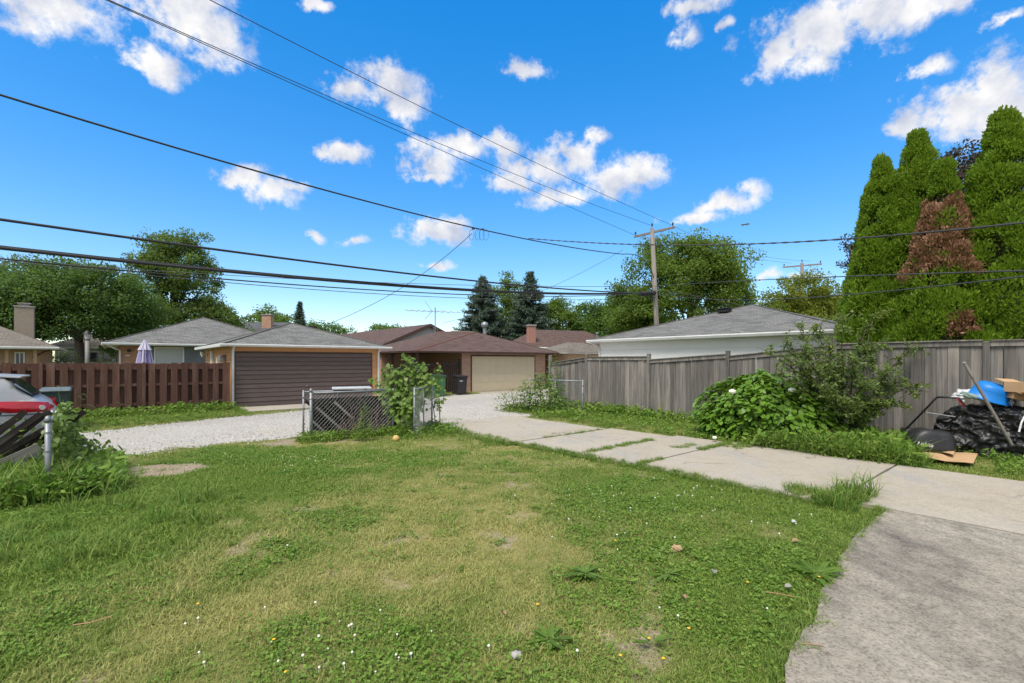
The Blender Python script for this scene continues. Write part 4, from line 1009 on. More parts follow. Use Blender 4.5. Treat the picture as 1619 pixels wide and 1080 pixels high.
# iron gate beside it
o = thing('iron_gate', 'black iron bar gate left of the brick garage', 'gate', uv(11.9, 22.05), RZ)
for z_ in (.15, 1.50, 1.62): mk('rail', MB().b2(0, 2.8, -.02, .02, z_, z_+.04), M['iron'], o)
bar = mesh_of('bar', MB().b2(-.012, .012, -.012, .012, .05, 1.78)); bar.materials.append(M['iron'])
for i in range(21): mk('bar', bar, None, o, loc=(.05+i*.135, 0, 0))
mk('gate_post', MB().b2(2.76, 2.84, -.04, .04, 0, 1.95), M['iron'], o); mk('gate_post', MB().b2(-.06, .02, -.04, .04, 0, 1.95), M['iron'], o)

# --- gabled brown-roofed house with antenna
o = thing('house', 'gabled house with brown roof and pale siding behind the garages', 'house', uv(18.4, 31.56), RZ)
w_, zr, ze = 3.84, 4.63, 2.98
mb = MB(); mb.add([(-w_+.35,.25,-.1),(w_-.35,.25,-.1),(w_-.35,.25,ze+.05),(0,.25,zr-.12),(-w_+.35,.25,ze+.05),(-w_+.35,18.6,-.1),(w_-.35,18.6,-.1),(w_-.35,18.6,ze+.05),(0,18.6,zr-.12),(-w_+.35,18.6,ze+.05)],
       [(0,1,2,3,4),(9,8,7,6,5),(0,4,9,5),(1,6,7,2)]); mk('wall', mb, M['lightsiding'], o, fixn=True)
for i in range(14):
    z = ze-.7+i*.17; x = min(w_-.4, (zr-.25-z)/(zr-ze)*w_)
    if x > .2: mk('siding_board', MB().b2(-x, x, .225, .245, z, z+.16), M['lightsiding'], o)
mb = MB(); mb.add([(-w_,0,ze),(0,0,zr),(w_,0,ze),(-w_,19,ze),(0,19,zr),(w_,19,ze)], [(0,1,4,3),(1,2,5,4)]); rf = mk('roof', mb, M['roof_brown'], o, auto_uv=True, fixn=True)
for sg in (-1, 1):
    mb = MB(); mb.add([(sg*w_,-.04,ze-.22),(0,-.04,zr-.22),(0,-.04,zr+.02),(sg*w_,-.04,ze+.02),(sg*w_,.1,ze-.22),(0,.1,zr-.22),(0,.1,zr-.01),(sg*w_,.1,ze-.01)], [(0,1,2,3),(4,7,6,5),(0,4,5,1),(3,2,6,7),(0,3,7,4)]); mk('rake_board', mb, M['brownfascia'], rf, fixn=True)
mk('roof_vent', MB().b2(-1.6,-1.2, 14, 14.4, 4.2, 4.45), M['lampgrey'], rf)
o = thing('tv_antenna', 'old television antenna on a mast above the gabled house', 'antenna', at(688, 571, 33.5) - Vector((0,0,1.8)), 0)
mb = MB(); mb.tube([(0,0,2.6),(0,0,5.6)], .035, 6)
for q in (-.35,.35): mb.tube([(q,.1,2.9),(q*.3,.02,4.2)], .018, 5)
mk('mast', mb, M['antenna'], o)
mb = MB(); mb.tube([(-2.1,.35,5.42),(1.75,-.3,5.22)], .022, 5); mk('boom', mb, M['antenna'], o)
for i in range(9):
    t = i/8; c = Vector((-2.0,.33,5.41)).lerp(Vector((1.7,-.29,5.22)), t); L_ = .55+.5*t if i < 7 else .4
    mb = MB(); dv = Vector((.18,.98,0)); mb.tube([c-dv*L_, c+dv*L_], .012, 4); mk('element', mb, M['antenna'], o)
mb = MB(); mb.tube([(-.75,.1,6.05),(-.2,0,5.35)], .018, 4); mb.tube([(-.75,.1,4.75),(-.2,0,5.35)], .018, 4); mk('reflector', mb, M['antenna'], o)

# --- houses in the gap
p1 = at(800, 545, 40)
o = thing('house', 'tan grey roofed house with round vent behind the brick garage', 'house', (p1.x, p1.y, 0), RZ)
mk('wall', MB().b2(-6, 3, .6, 7, -.1, 2.9), M['brick_tan'], o, auto_uv=True)
rf = roof(o, (-6.5, 3.6, 0, 7.6), [(-2.8, 3.8, 4.45), (-.6, 3.8, 4.45)], 2.95, M['roof_tan'])
mb = MB(); mb.lathe([(.16,4.1),(.16,4.75),(.28,4.8),(.34,5.0),(.26,5.2),(.05,5.28)], 12, (-.3,2.6,0)); mk('turbine_vent', mb, M['galv'], rf)
p1 = at(930, 556, 44)
o = thing('house', 'pink brick house with brown roof and square chimney', 'house', (p1.x, p1.y, 0), R(22))
mk('wall', MB().b2(-5.4, 4, .6, 8, -.1, 2.95), M['brick_pink'], o, auto_uv=True)
window(o, -.9, .3, 1.4, 2.6, .6, '-y', M['glass'], 1, .1); window(o, -4.4, -3.3, 1.6, 2.6, .6, '-y', M['glass'], 1, .1)
rf = roof(o, (-6.2, 5, 0, 8.6), [(-3.4, 4.3, 4.9), (2.2, 4.3, 4.9)], 3.0, M['roof_brown']); gutter(o, -6.2, 5, 0, 3.05, None, .3)
mb = MB(); mb.tube([(1.6,1.0,3.1),(1.6,1.0,4.4)], .11, 8); mb.lathe([(.16,4.4),(.16,4.5),(.02,4.6)], 8, (1.6,1.0,0)); mk('flue_pipe', mb, M['galv'], rf)
ch = mk('chimney', MB().b2(-5.5, -4.85, 1.1, 1.7, 2.6, 5.0), M['brick_pink'], o, auto_uv=True); mk('chimney_cap', MB().b2(-5.56, -4.79, 1.04, 1.76, 5.002, 5.12), M['stone'], ch)
p1 = at(925, 562, 31)
o = thing('shed', 'small tan walled shed with grey roof left of the white garage', 'shed', (p1.x, p1.y, 0), RZ)
mk('wall', MB().b2(-1.3, 3.6, .3, 3.5, -.1, 2.3), M['tan'], o)
roof(o, (-1.7, 4.0, 0, 3.9), [(.4, 1.95, 3.1), (2.0, 1.95, 3.1)], 2.36, M['roof_tan'])

# --- white garage behind the grey fence: local x runs along -v, y along +u
o = thing('garage', 'long white garage with grey shingle roof behind the grey fence', 'garage', uv(17.36, 14.94), RZ - R(90))
E = 10.6
mb = MB(); mb.b2(.35, E-.35, .35, E-.35, -.1, 2.74); mk('wall', mb, M['whitewall'], o)
for i, (z0, z1) in enumerate(((0,.62),(.628,1.24),(1.248,1.86),(1.868,2.30),(2.308,2.72))):
    mk('siding_board', MB().b2(.34, E-.34, .318, .349, z0, z1), M['whitewall'], o)
    mk('siding_board', MB().b2(.318, .349, .352, E-.36, z0, z1), M['whitewall'], o)
rf = roof(o, (0, E, 0, E), [(5.3, 5.25, 4.40)], 2.80, M['roof_grey'])
for c in ((0,0,2.81),(E,0,2.81),(0,E,2.81)): ridgecap(rf, c, (5.3,5.25,4.405), M['roof_grey'], .035)
mb = MB(); mb.b2(4.35, 4.85, 3.75, 4.15, 4.02, 4.16); mb.b2(4.3, 4.9, 3.7, 4.2, 4.162, 4.20); mk('roof_vent', mb, M['iron'], rf, bevel=.02)
gutter(o, -.12, E+.12, 0, 2.80, None, .15); gutter_side(o, 0, E, 0, 2.80, -1, None, .15)
mb = MB(); mb.tube([(.12,-.05,2.66),(.3,.2,2.5),(.36,.28,2.4),(.36,.28,.2)], .04, 6); mk('downspout', mb, M['gutter'], o)

# ------------------------------------------------------------------ fences
def board_variants(nm, w, t, n, mat, dogear=0):
    out = []
    for i in range(n):
        mb = MB(); j = [random.uniform(-.004,.004) for _ in range(8)]
        mb.add([(-w/2+j[0],-t/2,0),(w/2+j[1],-t/2,0),(w/2+j[2],t/2,0),(-w/2+j[3],t/2,0),(-w/2+j[4],-t/2,1),(w/2+j[5],-t/2,1),(w/2+j[6],t/2,1),(-w/2+j[7],t/2,1)],
               [(3,2,1,0),(4,5,6,7),(0,1,5,4),(1,2,6,5),(2,3,7,6),(3,0,4,7)])
        me = mesh_of(nm, mb); me.materials.append(mat); out.append(me)
    return out
# grey privacy fence along u = 13.3
o = thing('board_fence', 'weathered grey board fence with posts and cap rail behind the driveway', 'fence', uv(13.3, 0), RZ - R(90))
# local x = -v , local y = +u
posts = [13.5, 11.6, 8.95, 6.36, 3.76, 1.16, -1.44, -4.04]
tops = [(1.72,1.92),(1.94,1.94),(1.84,1.99),(1.93,2.17),(2.2,2.21),(2.2,2.2),(2.2,2.2)]
bv = board_variants('board', .172, .019, 6, M['grey_wood'])
for i, v in enumerate(posts):
    h_ = max(tops[max(i-1,0)][1], tops[min(i,6)][0]) + (.09 if v > 2 else -.04)
    mb = MB(); mb.box((-v, .02, h_/2-.1), (.10,.10,h_+.2)); mb.box((-v,.02,h_+.012), (.112,.112,.022), None, (.7,.7)); mk('post', mb, M['grey_wood'], o)
for i in range(7):
    v0, v1 = posts[i], posts[i+1]; t0, t1 = tops[i]; L_ = v0-v1; n = int(round((L_-.1)/.1775)); st = (L_-.1)/n
    sl = (t1-t0)/L_
    for j in range(n):
        x = -v0 + .05 + (j+.5)*st; f = (x+v0)/L_; h_ = t0+(t1-t0)*f - .055
        b = mk('board', bv[(i*7+j*5) % 6], None, o, loc=(x, .03+random.uniform(-.004,.004), .03), rot=(random.uniform(-.006,.006), random.uniform(-.004,.004), random.uniform(-.01,.01)))
        b.scale = (st/.1775*1.0, 1, h_-.03+random.uniform(-.012,.012))
    for (zz, hh, yy, tt) in ((-.05, .11, -.001, .03), (-.9, .09, .065, .04), (-1.6, .09, .065, .04)):
        mb = MB(); x0, x1 = -v0+.052, -v1-.052
        mb.add([(x0,yy-tt/2,t0+zz-hh/2),(x1,yy-tt/2,t1+zz-hh/2),(x1,yy+tt/2,t1+zz-hh/2),(x0,yy+tt/2,t0+zz-hh/2),(x0,yy-tt/2,t0+zz+hh/2),(x1,yy-tt/2,t1+zz+hh/2),(x1,yy+tt/2,t1+zz+hh/2),(x0,yy+tt/2,t0+zz+hh/2)],
               [(3,2,1,0),(4,5,6,7),(0,1,5,4),(1,2,6,5),(2,3,7,6),(3,0,4,7)]); mk('rail', mb, M['grey_wood_h'] if 'grey_wood_h' in M else M['grey_wood'], o)
    mb = MB(); x0, x1 = -v0+.05, -v1-.05
    mb.add([(x0,-.045,t0),(x1,-.045,t1),(x1,.075,t1),(x0,.075,t0),(x0,-.045,t0+.024),(x1,-.045,t1+.024),(x1,.075,t1+.024),(x0,.075,t0+.024)], [(3,2,1,0),(4,5,6,7),(0,1,5,4),(1,2,6,5),(2,3,7,6),(3,0,4,7)]); mk('cap_rail', mb, M['grey_wood'], o)
# brown shadow-box fence left of the orange garage
o = thing('board_fence', 'dark brown shadow-box fence left of the orange garage', 'fence', uv(3.28, 20.45), RZ)
bf = board_variants('board', .185, .02, 6, M['brown_wood'])
for k_ in range(25):
    x = -.10 - k_*.3125
    b = mk('board', bf[k_ % 6], None, o, loc=(x, -.052+random.uniform(-.004,.004), .04), rot=(0, random.uniform(-.006,.006), random.uniform(-.02,.02))); b.scale = (.98+random.uniform(-.04,.04), 1, 1.70+random.uniform(-.02,.02))
    b = mk('board', bf[(k_*5+2) % 6], None, o, loc=(x-.156, .052, .04), rot=(0, random.uniform(-.006,.006), 0)); b.scale = (1.02, 1, 1.68+random.uniform(-.02,.02))
for z in (.35, 1.0, 1.56): mk('rail', MB().b2(-7.7, 0, -.038, .038, z-.045, z+.045), M['brown_wood'], o)
for x in (.0, -2.5, -5.0, -7.4): mk('post', MB().b2(x-.045, x+.045, -.0375-.05, .0375, -.1, 1.76), M['brown_wood'], o)

def chain_panel(name, label, a, b, h, z0=.06, posts=(1,1), bottom=True, mid=False, cat='fence', dia=.088, group='chain-link panels', sag=.0, wr=.0029, knob=True):
    a, b = Vector(a), Vector(b); L_ = (b-a).length; ang = math.atan2(b.y-a.y, b.x-a.x)
    o = thing(name, label, cat, a, ang, group)
    for k_, (x, pr) in enumerate(((0, posts[0]), (L_, posts[1]))):
        if not pr: continue
        r = .032 if pr == 2 else .022
        mb = MB(); mb.tube([(x,0,-.2),(x,0,h+.02)], r, 10)
        if pr == 2: mb.lathe([(r*1.15,h+.0),(r*1.2,h+.04),(r*.8,h+.075),(.002,h+.09)], 10, (x,0,0))
        mk('post', mb, M['galv'], o, smooth=True)
    mk('top_rail', MB().tube([(0,0,h-.02),(L_/2,0,h-.02-sag),(L_,0,h-.02)], .019, 8), M['galv'], o, smooth=True)
    if bottom: mk('bottom_rail', MB().tube([(0,0,z0),(L_,0,z0)], .014, 6), M['galv'], o, smooth=True)
    if mid: mk('middle_bar', MB().tube([(L_*.5,0,z0),(L_*.5,0,h-.02)], .016, 8), M['galv'], o, smooth=True)
    mb = MB(); n = int(L_/(dia/2)); s_ = L_/n; H_ = h-.03-z0; rows = int(H_/(dia/2)); dz = H_/rows
    for i in range(n):
        pts = [((i + (j+i) % 2)*s_, .004*(1 if (j+i) % 2 else -1), z0 + j*dz) for j in range(rows+1)]
        mb.tube(pts, wr, 3, False)
    w = mk('wire_mesh', mb, M['wire'], o); w['kind'] = 'stuff'
    for z in (h*.25, h*.6, h*.85):
        if posts[0]: mk('clamp', MB().lathe([(.036,z),(.036,z+.025)], 8), M['galv'], o)
    return o
chain_panel('chain_link_fence', 'short chain-link fence panel in front of the dark slat pile', uv(3.4,11.1), uv(5.3,10.9), 1.10, posts=(2,1))
chain_panel('chain_link_fence', 'rear chain-link panel behind the slat pile, its top rail showing', uv(3.5,12.0), uv(6.6,11.95), 1.08, posts=(1,1), sag=.02)
chain_panel('chain_link_gate', 'open chain-link gate leaf between the slat pile and the driveway', uv(5.4,10.0), uv(6.4,10.9), 1.16, mid=True, cat='gate')
chain_panel('chain_link_gate', 'chain-link gate leaf standing against the grey fence by the drive', uv(11.86,10.5), uv(11.5,12.7), 1.16, mid=True, cat='gate')
chain_panel('chain_link_gate', 'vine-covered chain-link gate leaf on the left lawn edge', uv(-.67,8.75), uv(-.70,10.45), .99, posts=(2,1), cat='gate')
chain_panel('chain_link_fence', 'chain-link fence with leaning dark slats at the left edge', uv(-5.5,10.35), uv(-.75,10.5), 1.0, posts=(1,1))
# slats
o = thing('slat_pile', 'dark old wooden slats leaning behind the middle chain-link panel', 'wood pile', uv(3.4, 11.1), RZ)
for i in range(17):
    x = .42 + i*.094; lean = .55; L_ = random.uniform(.95, 1.35); rot = Euler((0, -R(44)+random.uniform(-.05,.05), 0)).to_matrix()
    z = .48 + random.uniform(-.03,.03); xx = x - .05
    hh = min(L_, 1.25)
    mb = MB(); mb.box((0,0,0), (.062,.018,hh)); b = mk('slat', mb, M['dark_slat'], o, loc=(xx, .16+.02*(i%3), z), rot=(.02, -R(46)+random.uniform(-.04,.04), 0))
mk('backing_board', MB().b2(.12, 1.95, .26, .28, .06, .92), M['dark_slat'], o); 
for (x, zz, ln) in ((.45,.46,.8),(.80,.62,.62),(.26,.25,.5)):
    b = mk('pale_slat', MB().box((0,0,0), (.05,.015,ln)), M['stick'], o, loc=(x, .13, zz), rot=(0, -R(46), 0))
o = thing('slat_pile', 'dark slats leaning in the weedy enclosure at the left edge', 'wood pile', uv(-.9, 10.4), RZ)
for i in range(17):
    b = mk('slat', MB().box((0,0,0), (.085,.02,1.4)), M['dark_slat'], o, loc=(.02-i*.125, -.14-.012*(i%3), .53), rot=(.03, R(48)+random.uniform(-.12,.12), 0))
b = mk('pale_slat', MB().box((0,0,0), (.14,.025,.9)), M['stick'], o, loc=(-.35,-.35,.30), rot=(.2, R(62), .2))
tb = at(556, 622, 11.9)
o = thing('folded_table', 'worn white folding table lying over the slat pile', 'table', (tb.x, tb.y, 0), R(22))
mb = MB(); mb.box((0,0,1.125), (.92,.55,.05)); mk('table_top', mb, M['bagwhite'], o, bevel=.015)
for x in (-.36,.36):
    for y in (-.22,.22): mk('leg', MB().tube([(x,y,0),(x*.92,y,1.10)], .014, 6), M['galv'], o)
# ------------------------------------------------------------------ trees
def base(px, Y): return Vector(((px-PCX)/FL*Y, Y, 0))
tree('shade_tree', 'grey-green thin tree at the far left edge behind the maple', base(10, 58), 15.0, 6.5, 5, 6.5, M['lf_grey'], 150, 96, 0.228, 1.25, .3, seed=1, nlimb=22, gap=.3)
tree('maple_tree', 'dense dark green maple left of the brick house', base(124, 39), 10.4, 6.0, 5.0, 3.1, M['lf_dark'], 250, 192, 0.182, 1.15, .34, seed=2, nlimb=18, gap=.35,
     lobes=[(-.55,0,-.12,.62),(0,0,0,.9),(.25,0,.25,.6),(-.25,0,.2,.6),(.5,0,-.3,.55)])
tree('maple_tree', 'dark maple filling the far left behind the chimney', base(20, 40), 9.6, 5.0, 4.5, 3.0, M['lf_dark'], 150, 176, 0.182, 1.1, .3, seed=3, nlimb=12)
tree('shade_tree', 'tall airy olive green tree above the brick house roof', base(275, 46), 14.4, 5.6, 4.6, 4.0, M['lf_olive'], 190, 160, 0.190, .98, .3, seed=4, nlimb=30, gap=.25,
     lobes=[(-.1,0,.35,.62),(-.25,0,.62,.42),(.35,0,.52,.40),(.4,0,.05,.55),(-.45,0,-.1,.6),(0,0,-.4,.7),(.2,0,.25,.6)])
tree('shade_tree', 'bright green bushy tree left of the tall airy tree', base(205, 43), 8.6, 3.0, 3, 2.6, M['lf_maple2'], 120, 176, 0.167, .95, .22, seed=5)
tree('shade_tree', 'low spreading green tree right of the tall airy tree', base(338, 47), 8.2, 3.4, 3, 3.0, M['lf_olive'], 110, 176, 0.175, .95, .22, seed=6)
tree('shade_tree', 'small far tree crown seen right of the roof chimney', base(432, 78), 10.2, 4.0, 4, 4.0, M['lf_maple2'], 80, 128, 0.274, 1.3, .25, seed=7)
tree('shade_tree', 'wide far tree band above the orange garage ridge', base(497, 84), 8.6, 7.0, 4, 4.2, M['lf_maple'], 110, 128, 0.274, 1.3, .25, seed=8)
spruce('small sparse far conifer tip left of the orange garage ridge', base(474, 76), 11.4, 2.0, 9)
tree('shade_tree', 'tiny far tree crown just above the gabled house roof', base(610, 92), 8.9, 5.0, 4, 5.0, M['lf_maple2'], 60, 128, 0.289, 1.3, .25, seed=10)
spruce('left blue spruce behind the garages', base(763, 58), 12.3, 5.2, 11)
spruce('right blue spruce, taller and denser, behind the pink chimney', base(838, 60), 13.2, 5.2, 12)
tree('shade_tree', 'light green tree between the two spruces', base(803, 66), 13.2, 4.2, 4, 3.5, M['lf_maple2'], 130, 160, 0.243, 1.25, .25, seed=13)
tree('shade_tree', 'round light green tree right of the spruces', base(880, 64), 10.4, 3.8, 3.8, 3.0, M['lf_maple2'], 120, 160, 0.236, 1.2, .25, seed=14)
tree('shade_tree', 'low far green tree left of the utility pole', base(950, 62), 9.4, 4.0, 3.5, 3.0, M['lf_maple'], 110, 160, 0.236, 1.2, .25, seed=15)
tree('maple_tree', 'large green maple behind the utility pole and white garage', base(1088, 42), 13.5, 6.1, 5.5, 3.2, M['lf_maple2'], 290, 208, 0.190, 1.1, .34, seed=16, nlimb=30, gap=.3,
     lobes=[(0,0,.1,.85),(.45,0,.15,.55),(-.45,0,-.05,.62),(.25,0,.45,.5),(-.2,0,.42,.5),(.55,0,-.3,.5),(-.62,0,-.5,.45)])
tree('shade_tree', 'green tree under the left side of the large maple', base(1000, 46), 8.6, 3.4, 3.2, 2.4, M['lf_maple'], 120, 176, 0.190, 1.0, .25, seed=17)
tree('shade_tree', 'yellow green tree rising behind the white garage roof', base(1266, 27.5), 7.1, 2.6, 2.2, 2.5, M['lf_yellow'], 170, 192, 0.114, .62, .16, seed=18, nlimb=20, gap=.3,
     lobes=[(-.35,0,-.05,.6),(.05,0,.25,.7),(.5,0,-.1,.6),(.2,0,-.3,.7)])
tree('shade_tree', 'green tree filling the gap beside the left arborvitae', base(1325, 30), 6.5, 2.4, 2.2, 2.0, M['lf_olive'], 110, 176, 0.122, .65, .16, seed=19)
tree('plum_tree', 'dark purple leaved tree peeking between the tall evergreens', base(1512, 18.5), 10.2, 1.7, 1.5, 6.3, M['lf_purple'], 110, 112, 0.099, .42, .14, seed=20, nlimb=24)
tree('plum_tree', 'sparse dark twiggy tree top left of the arborvitae row', base(1346, 21), 7.7, .55, .5, 5.6, M['lf_purple'], 16, 64, 0.091, .3, .08, seed=21, nlimb=10)
def ap(u, v): p = uv(u, v); return p
arborvitae('leftmost, shortest outer arborvitae beside the white garage', ap(15.9, 3.62), 6.65, .78, 1, n=78000)
arborvitae('second arborvitae from the white garage', ap(15.5, 3.30), 7.15, 1.0, 2, n=83200)
arborvitae('third arborvitae, taller with rounded tip, behind the browned one', ap(15.7, 2.62), 7.6, 1.22, 3, n=88400)
arborvitae('arborvitae with dead rust-brown upper section', ap(14.9, 2.02), 6.4, 1.12, 4, brown=[(.60,.87,-180,180),(.37,.44,-130,-85)], tp=1.0, n=88400)
arborvitae('tallest arborvitae at the right edge', ap(15.6, 1.08), 7.5, 1.38, 5, n=104000)
arborvitae('arborvitae mostly cut off by the right edge of view', ap(15.4, -.85), 6.9, 1.4, 6, n=62400)

# ------------------------------------------------------------------ shrubs near the camera
sh = shrub('hydrangea', 'big bright green hydrangea bush with a few cream blooms by the drive', uv(11.55, 4.75), 1.50, 1.02, 1.46, M['lf_hyd'], 6500, .135, HEART, 20, .82, 2, 'shrub', .50, None, .45, .2, .02, M['greenstem'], R(-50))
for (px, py, Y) in ((1158,619,10.6),(1231,607,10.5),(1252,617,10.2),(1130,692,10.35),(1283,622,10.6)):
    p = at(px, py, Y); mb = MB(); r_ = .075 if py < 690 else .05
    bm = bmesh.new(); bmesh.ops.create_icosphere(bm, subdivisions=3, radius=r_)
    for w in bm.verts: w.co *= 1 + .16*math.sin(w.co.x*170)*math.sin(w.co.y*150+1)*math.sin(w.co.z*160) + random.uniform(-.08,.08); 
    for w in bm.verts: w.co.z *= .7
    me = bpy.data.meshes.new('bloom'); bm.to_mesh(me); bm.free()
    b = mk('bloom', me, M['flower_white'], sh); b.matrix_parent_inverse = Matrix.Identity(4); b.location = Matrix.Rotation(R(50),3,'Z') @ (p - sh.location)
# arching shrub by the fence
def arching():
    global rng
    keep = rng; rng = np.random.default_rng(77); random.seed(77)
    o = thing('arching_shrub', 'loose arching shrub with bare lower limbs against the grey fence', 'shrub', uv(12.4, 3.3), 0)
    b0 = o.location.copy(); mb = MB(); Ps = []
    tips = [(1215,560,9.8,14),(1235,535,9.9,14),(1225,590,9.6,8),(1255,510,10.3,12),(1290,520,10.2,14),(1280,575,9.6,14),(1310,545,9.7,12),(1330,500,10.4,16),(1350,560,9.5,14),(1300,610,9.4,12),(1320,630,9.3,14),
            (1370,520,10.4,16),(1395,540,10.2,14),(1410,585,9.6,12),(1440,555,10.2,10),(1455,605,9.6,8),(1400,630,9.5,16),(1370,600,9.4,16),(1360,640,9.4,16),(1420,640,9.7,12),(1330,580,9.8,12),(1385,490,10.5,10),(1345,650,9.6,14),(1270,555,9.8,10),(1430,600,9.5,9),(1385,660,9.7,14),(1300,575,9.7,12),(1240,565,9.7,8)]
    for (px, py, Y, k) in tips:
        t = at(px, py, Y) - b0; s = Vector((random.uniform(-.18,.18), random.uniform(-.12,.12), -.05))
        mid = s.lerp(t, .55) + Vector((0,0,.25+.12*t.length)); n = 9
        pts = [s*(1-q)**2 + mid*2*q*(1-q) + t*q*q for q in [i/n for i in range(n+1)]]
        mb.tube(pts, [.026*(1-.85*i/n) for i in range(n+1)], 6)
        for j in range(k+8):
            q = random.uniform(.42, 1.0); c = s*(1-q)**2 + mid*2*q*(1-q) + t*q*q
            e = c + Vector((random.gauss(0,.17), random.gauss(0,.17), random.gauss(.05,.14)))
            mb.tube([c, c.lerp(e,.5)+Vector((0,0,.03)), e], [.006,.004,.002], 3)
            m = 22
            for r_ in range(m):
                f = .2+.8*(r_/m); Ps.append(c.lerp(e, f) + Vector((random.gauss(0,.022), random.gauss(0,.022), random.gauss(0,.022))))
    P = np.array([tuple(p) for p in Ps]); n = len(P)
    Nn = rng.normal(size=(n,3))*.6+np.array([0,-.25,.8]); A = rng.normal(size=(n,3)); A = A - unit(Nn)*np.sum(unit(Nn)*A,1)[:,None]
    L = .068*(.6+.8*rng.random(n)); V, k = leaf_cards(P, A, Nn, L, L*.55, OVATE, .2, .1)
    mk('foliage', poly_mesh('foliage', V, k, rng.random(n), M['lf_shrub']), None, o); mk('stems', mb, M['bark'], o, smooth=True)
    rng = keep
arching()
shrub('shrub', 'leafy green shrub growing through the gate leaf by the grey fence', uv(11.5, 12.0), .95, .85, 1.35, M['lf_vine'], 1900, .105, OVATE, 22, .7, 5, 'shrub', .35)
shrub('shrub', 'low yellowish weedy shrub at the gravel corner by the drive', uv(10.9, 12.9), .8, .6, .85, M['lf_shrub'], 700, .09, OVATE, 16, .45, 6, 'shrub', .3)
shrub('shrub', 'thin upright shoot of leaves beside the fence end post', uv(12.9, 12.9), .35, .3, 2.0, M['lf_vine'], 320, .10, OVATE, 8, .7, 7, 'shrub', .2)
# maple sapling by the slat pile
def sapling(label, pos, specs, seed, orange=False):
    global rng
    keep = rng; rng = np.random.default_rng(seed); random.seed(seed)
    o = thing('maple_sapling', label, 'sapling', pos, 0); mb = MB(); Ps = []; Ns = []
    for (dx, dy, h_, spread, n) in specs:
        s = Vector((random.uniform(-.1,.1), random.uniform(-.1,.1), 0)); t = Vector((dx, dy, h_))
        mb.tube([s, s.lerp(t,.5)+Vector((dx*.1,dy*.1,.05)), t], [.016,.011,.004], 6)
        for i in range(int(n*1.9)):
            q = random.uniform(.25, 1.0)**.8; c = s.lerp(t, q); a = random.uniform(0, 6.28); r_ = spread*(1.15-q*.75)*random.uniform(.5,1)
            p = c + Vector((math.cos(a)*r_, math.sin(a)*r_, random.uniform(-.05,.06)))
            mb.tube([c, p], [.003,.0015], 3); Ps.append(p); Ns.append((math.cos(a)*.5, math.sin(a)*.5-.35, .7))
    P = np.array([tuple(p) for p in Ps]); n = len(P); Nn = np.array(Ns)+rng.normal(size=(n,3))*.4
    A = np.array(Ns)*np.array([1,1,0])+rng.normal(size=(n,3))*.4+np.array([0,0,-.35]); A = A-unit(Nn)*np.sum(unit(Nn)*A,1)[:,None]
    L = .125*(.55+.7*rng.random(n)); V, k = leaf_cards(P, A, Nn, L, L*1.0, LOBED, .15, .2)
    mk('foliage', poly_mesh('foliage', V, k, rng.random(n), M['lf_sap']), None, o); mk('stems', mb, M['greenstem'], o)
    if orange:
        P = np.array([[.05,0,1.02],[.0,.03,1.06],[-.05,0,1.0],[.03,-.04,1.1]])+np.array([specs[0][0],specs[0][1],specs[0][2]-1.02]); Nn = rng.normal(size=(4,3))+np.array([0,0,1]); A = rng.normal(size=(4,3)); A[:,2] = 0
        V, k = leaf_cards(P, A, Nn, np.full(4,.08), np.full(4,.07), LOBED); mk('young_leaves', poly_mesh('young_leaves', V, k, rng.random(4), M['lf_brown']), None, o)
    rng = keep
sp = at(640, 571, 12.0); sp.z = 0
sapling('light green maple sapling thicket over the slat pile', sp, [(-.75,.0,1.35,.3,42),(-.5,.1,1.72,.34,70),(-.2,-.1,1.62,.34,64),(.1,.0,1.95,.36,86),(.42,.1,1.75,.34,76),(.65,-.05,1.45,.3,48),(-.15,-.25,1.1,.42,60),(.3,-.3,1.0,.42,64),(.2,-.35,.72,.4,44),(-.3,-.2,1.2,.4,50)], 5)
sp = at(692, 571, 12.8); sp.z = 0
sapling('small maple shoot with orange tip above the gate leaf', sp, [(.0,.0,1.66,.22,34),(-.2,.0,1.35,.25,26)], 6, True)
# dead vines and weeds in front of the slat pile
o = thing('dead_brush', 'tangle of dry brown vines in front of the slat pile', 'brush', uv(4.2, 11.0), RZ); mb = MB(); random.seed(4)
for i in range(150):
    x = random.gauss(.35,.42); a = Vector((x, random.uniform(-.12,.25), 0)); b = a + Vector((random.gauss(0,.35), random.uniform(-.1,.1), abs(random.gauss(.38,.25))))
    mb.tube([a, a.lerp(b,.5)+Vector((random.gauss(0,.1),random.gauss(0,.06),random.gauss(.05,.08))), b], [.005,.004,.002], 3)
mk('twigs', mb, M['twig'], o)
def spike_weed(label, pos, h_, n, seed, leaf=.11, group=None):
    global rng
    keep = rng; rng = np.random.default_rng(seed); o = thing('tall_weed', label, 'weed', pos, 0, group)
    z = h_*(.1+.9*rng.random(n)); th = rng.random(n)*6.28; r_ = .01+.03*rng.random(n)
    P = np.stack([r_*np.cos(th), r_*np.sin(th), z], 1); A = np.stack([np.cos(th), np.sin(th), .35+rng.normal(size=n)*.2], 1); Nn = np.stack([-np.cos(th)*.5, -np.sin(th)*.5, np.ones(n)],1)+rng.normal(size=(n,3))*.2
    L = leaf*(1.15-.6*z/h_)*(.7+.5*rng.random(n)); V, k = leaf_cards(P, A, Nn, L, L*.28, OVATE, .2, .35)
    mk('leaves', poly_mesh('leaves', V, k, rng.random(n), M['lf_sap']), None, o); mk('stem', MB().tube([(0,0,-.03),(.01,0,h_*.5),(.0,.01,h_)], [.009,.007,.003], 5), M['greenstem'], o); rng = keep
q = gp(576, 698); spike_weed('tall leafy weed spike before the slat pile', q, .88, 130, 1, .16)
q = gp(566, 697); spike_weed('shorter weed left of the tall weed spike', q, .45, 60, 2, .14)
q = gp(636, 692); spike_weed('small bright weed left of the open gate leaf', q, .42, 60, 3, .16)
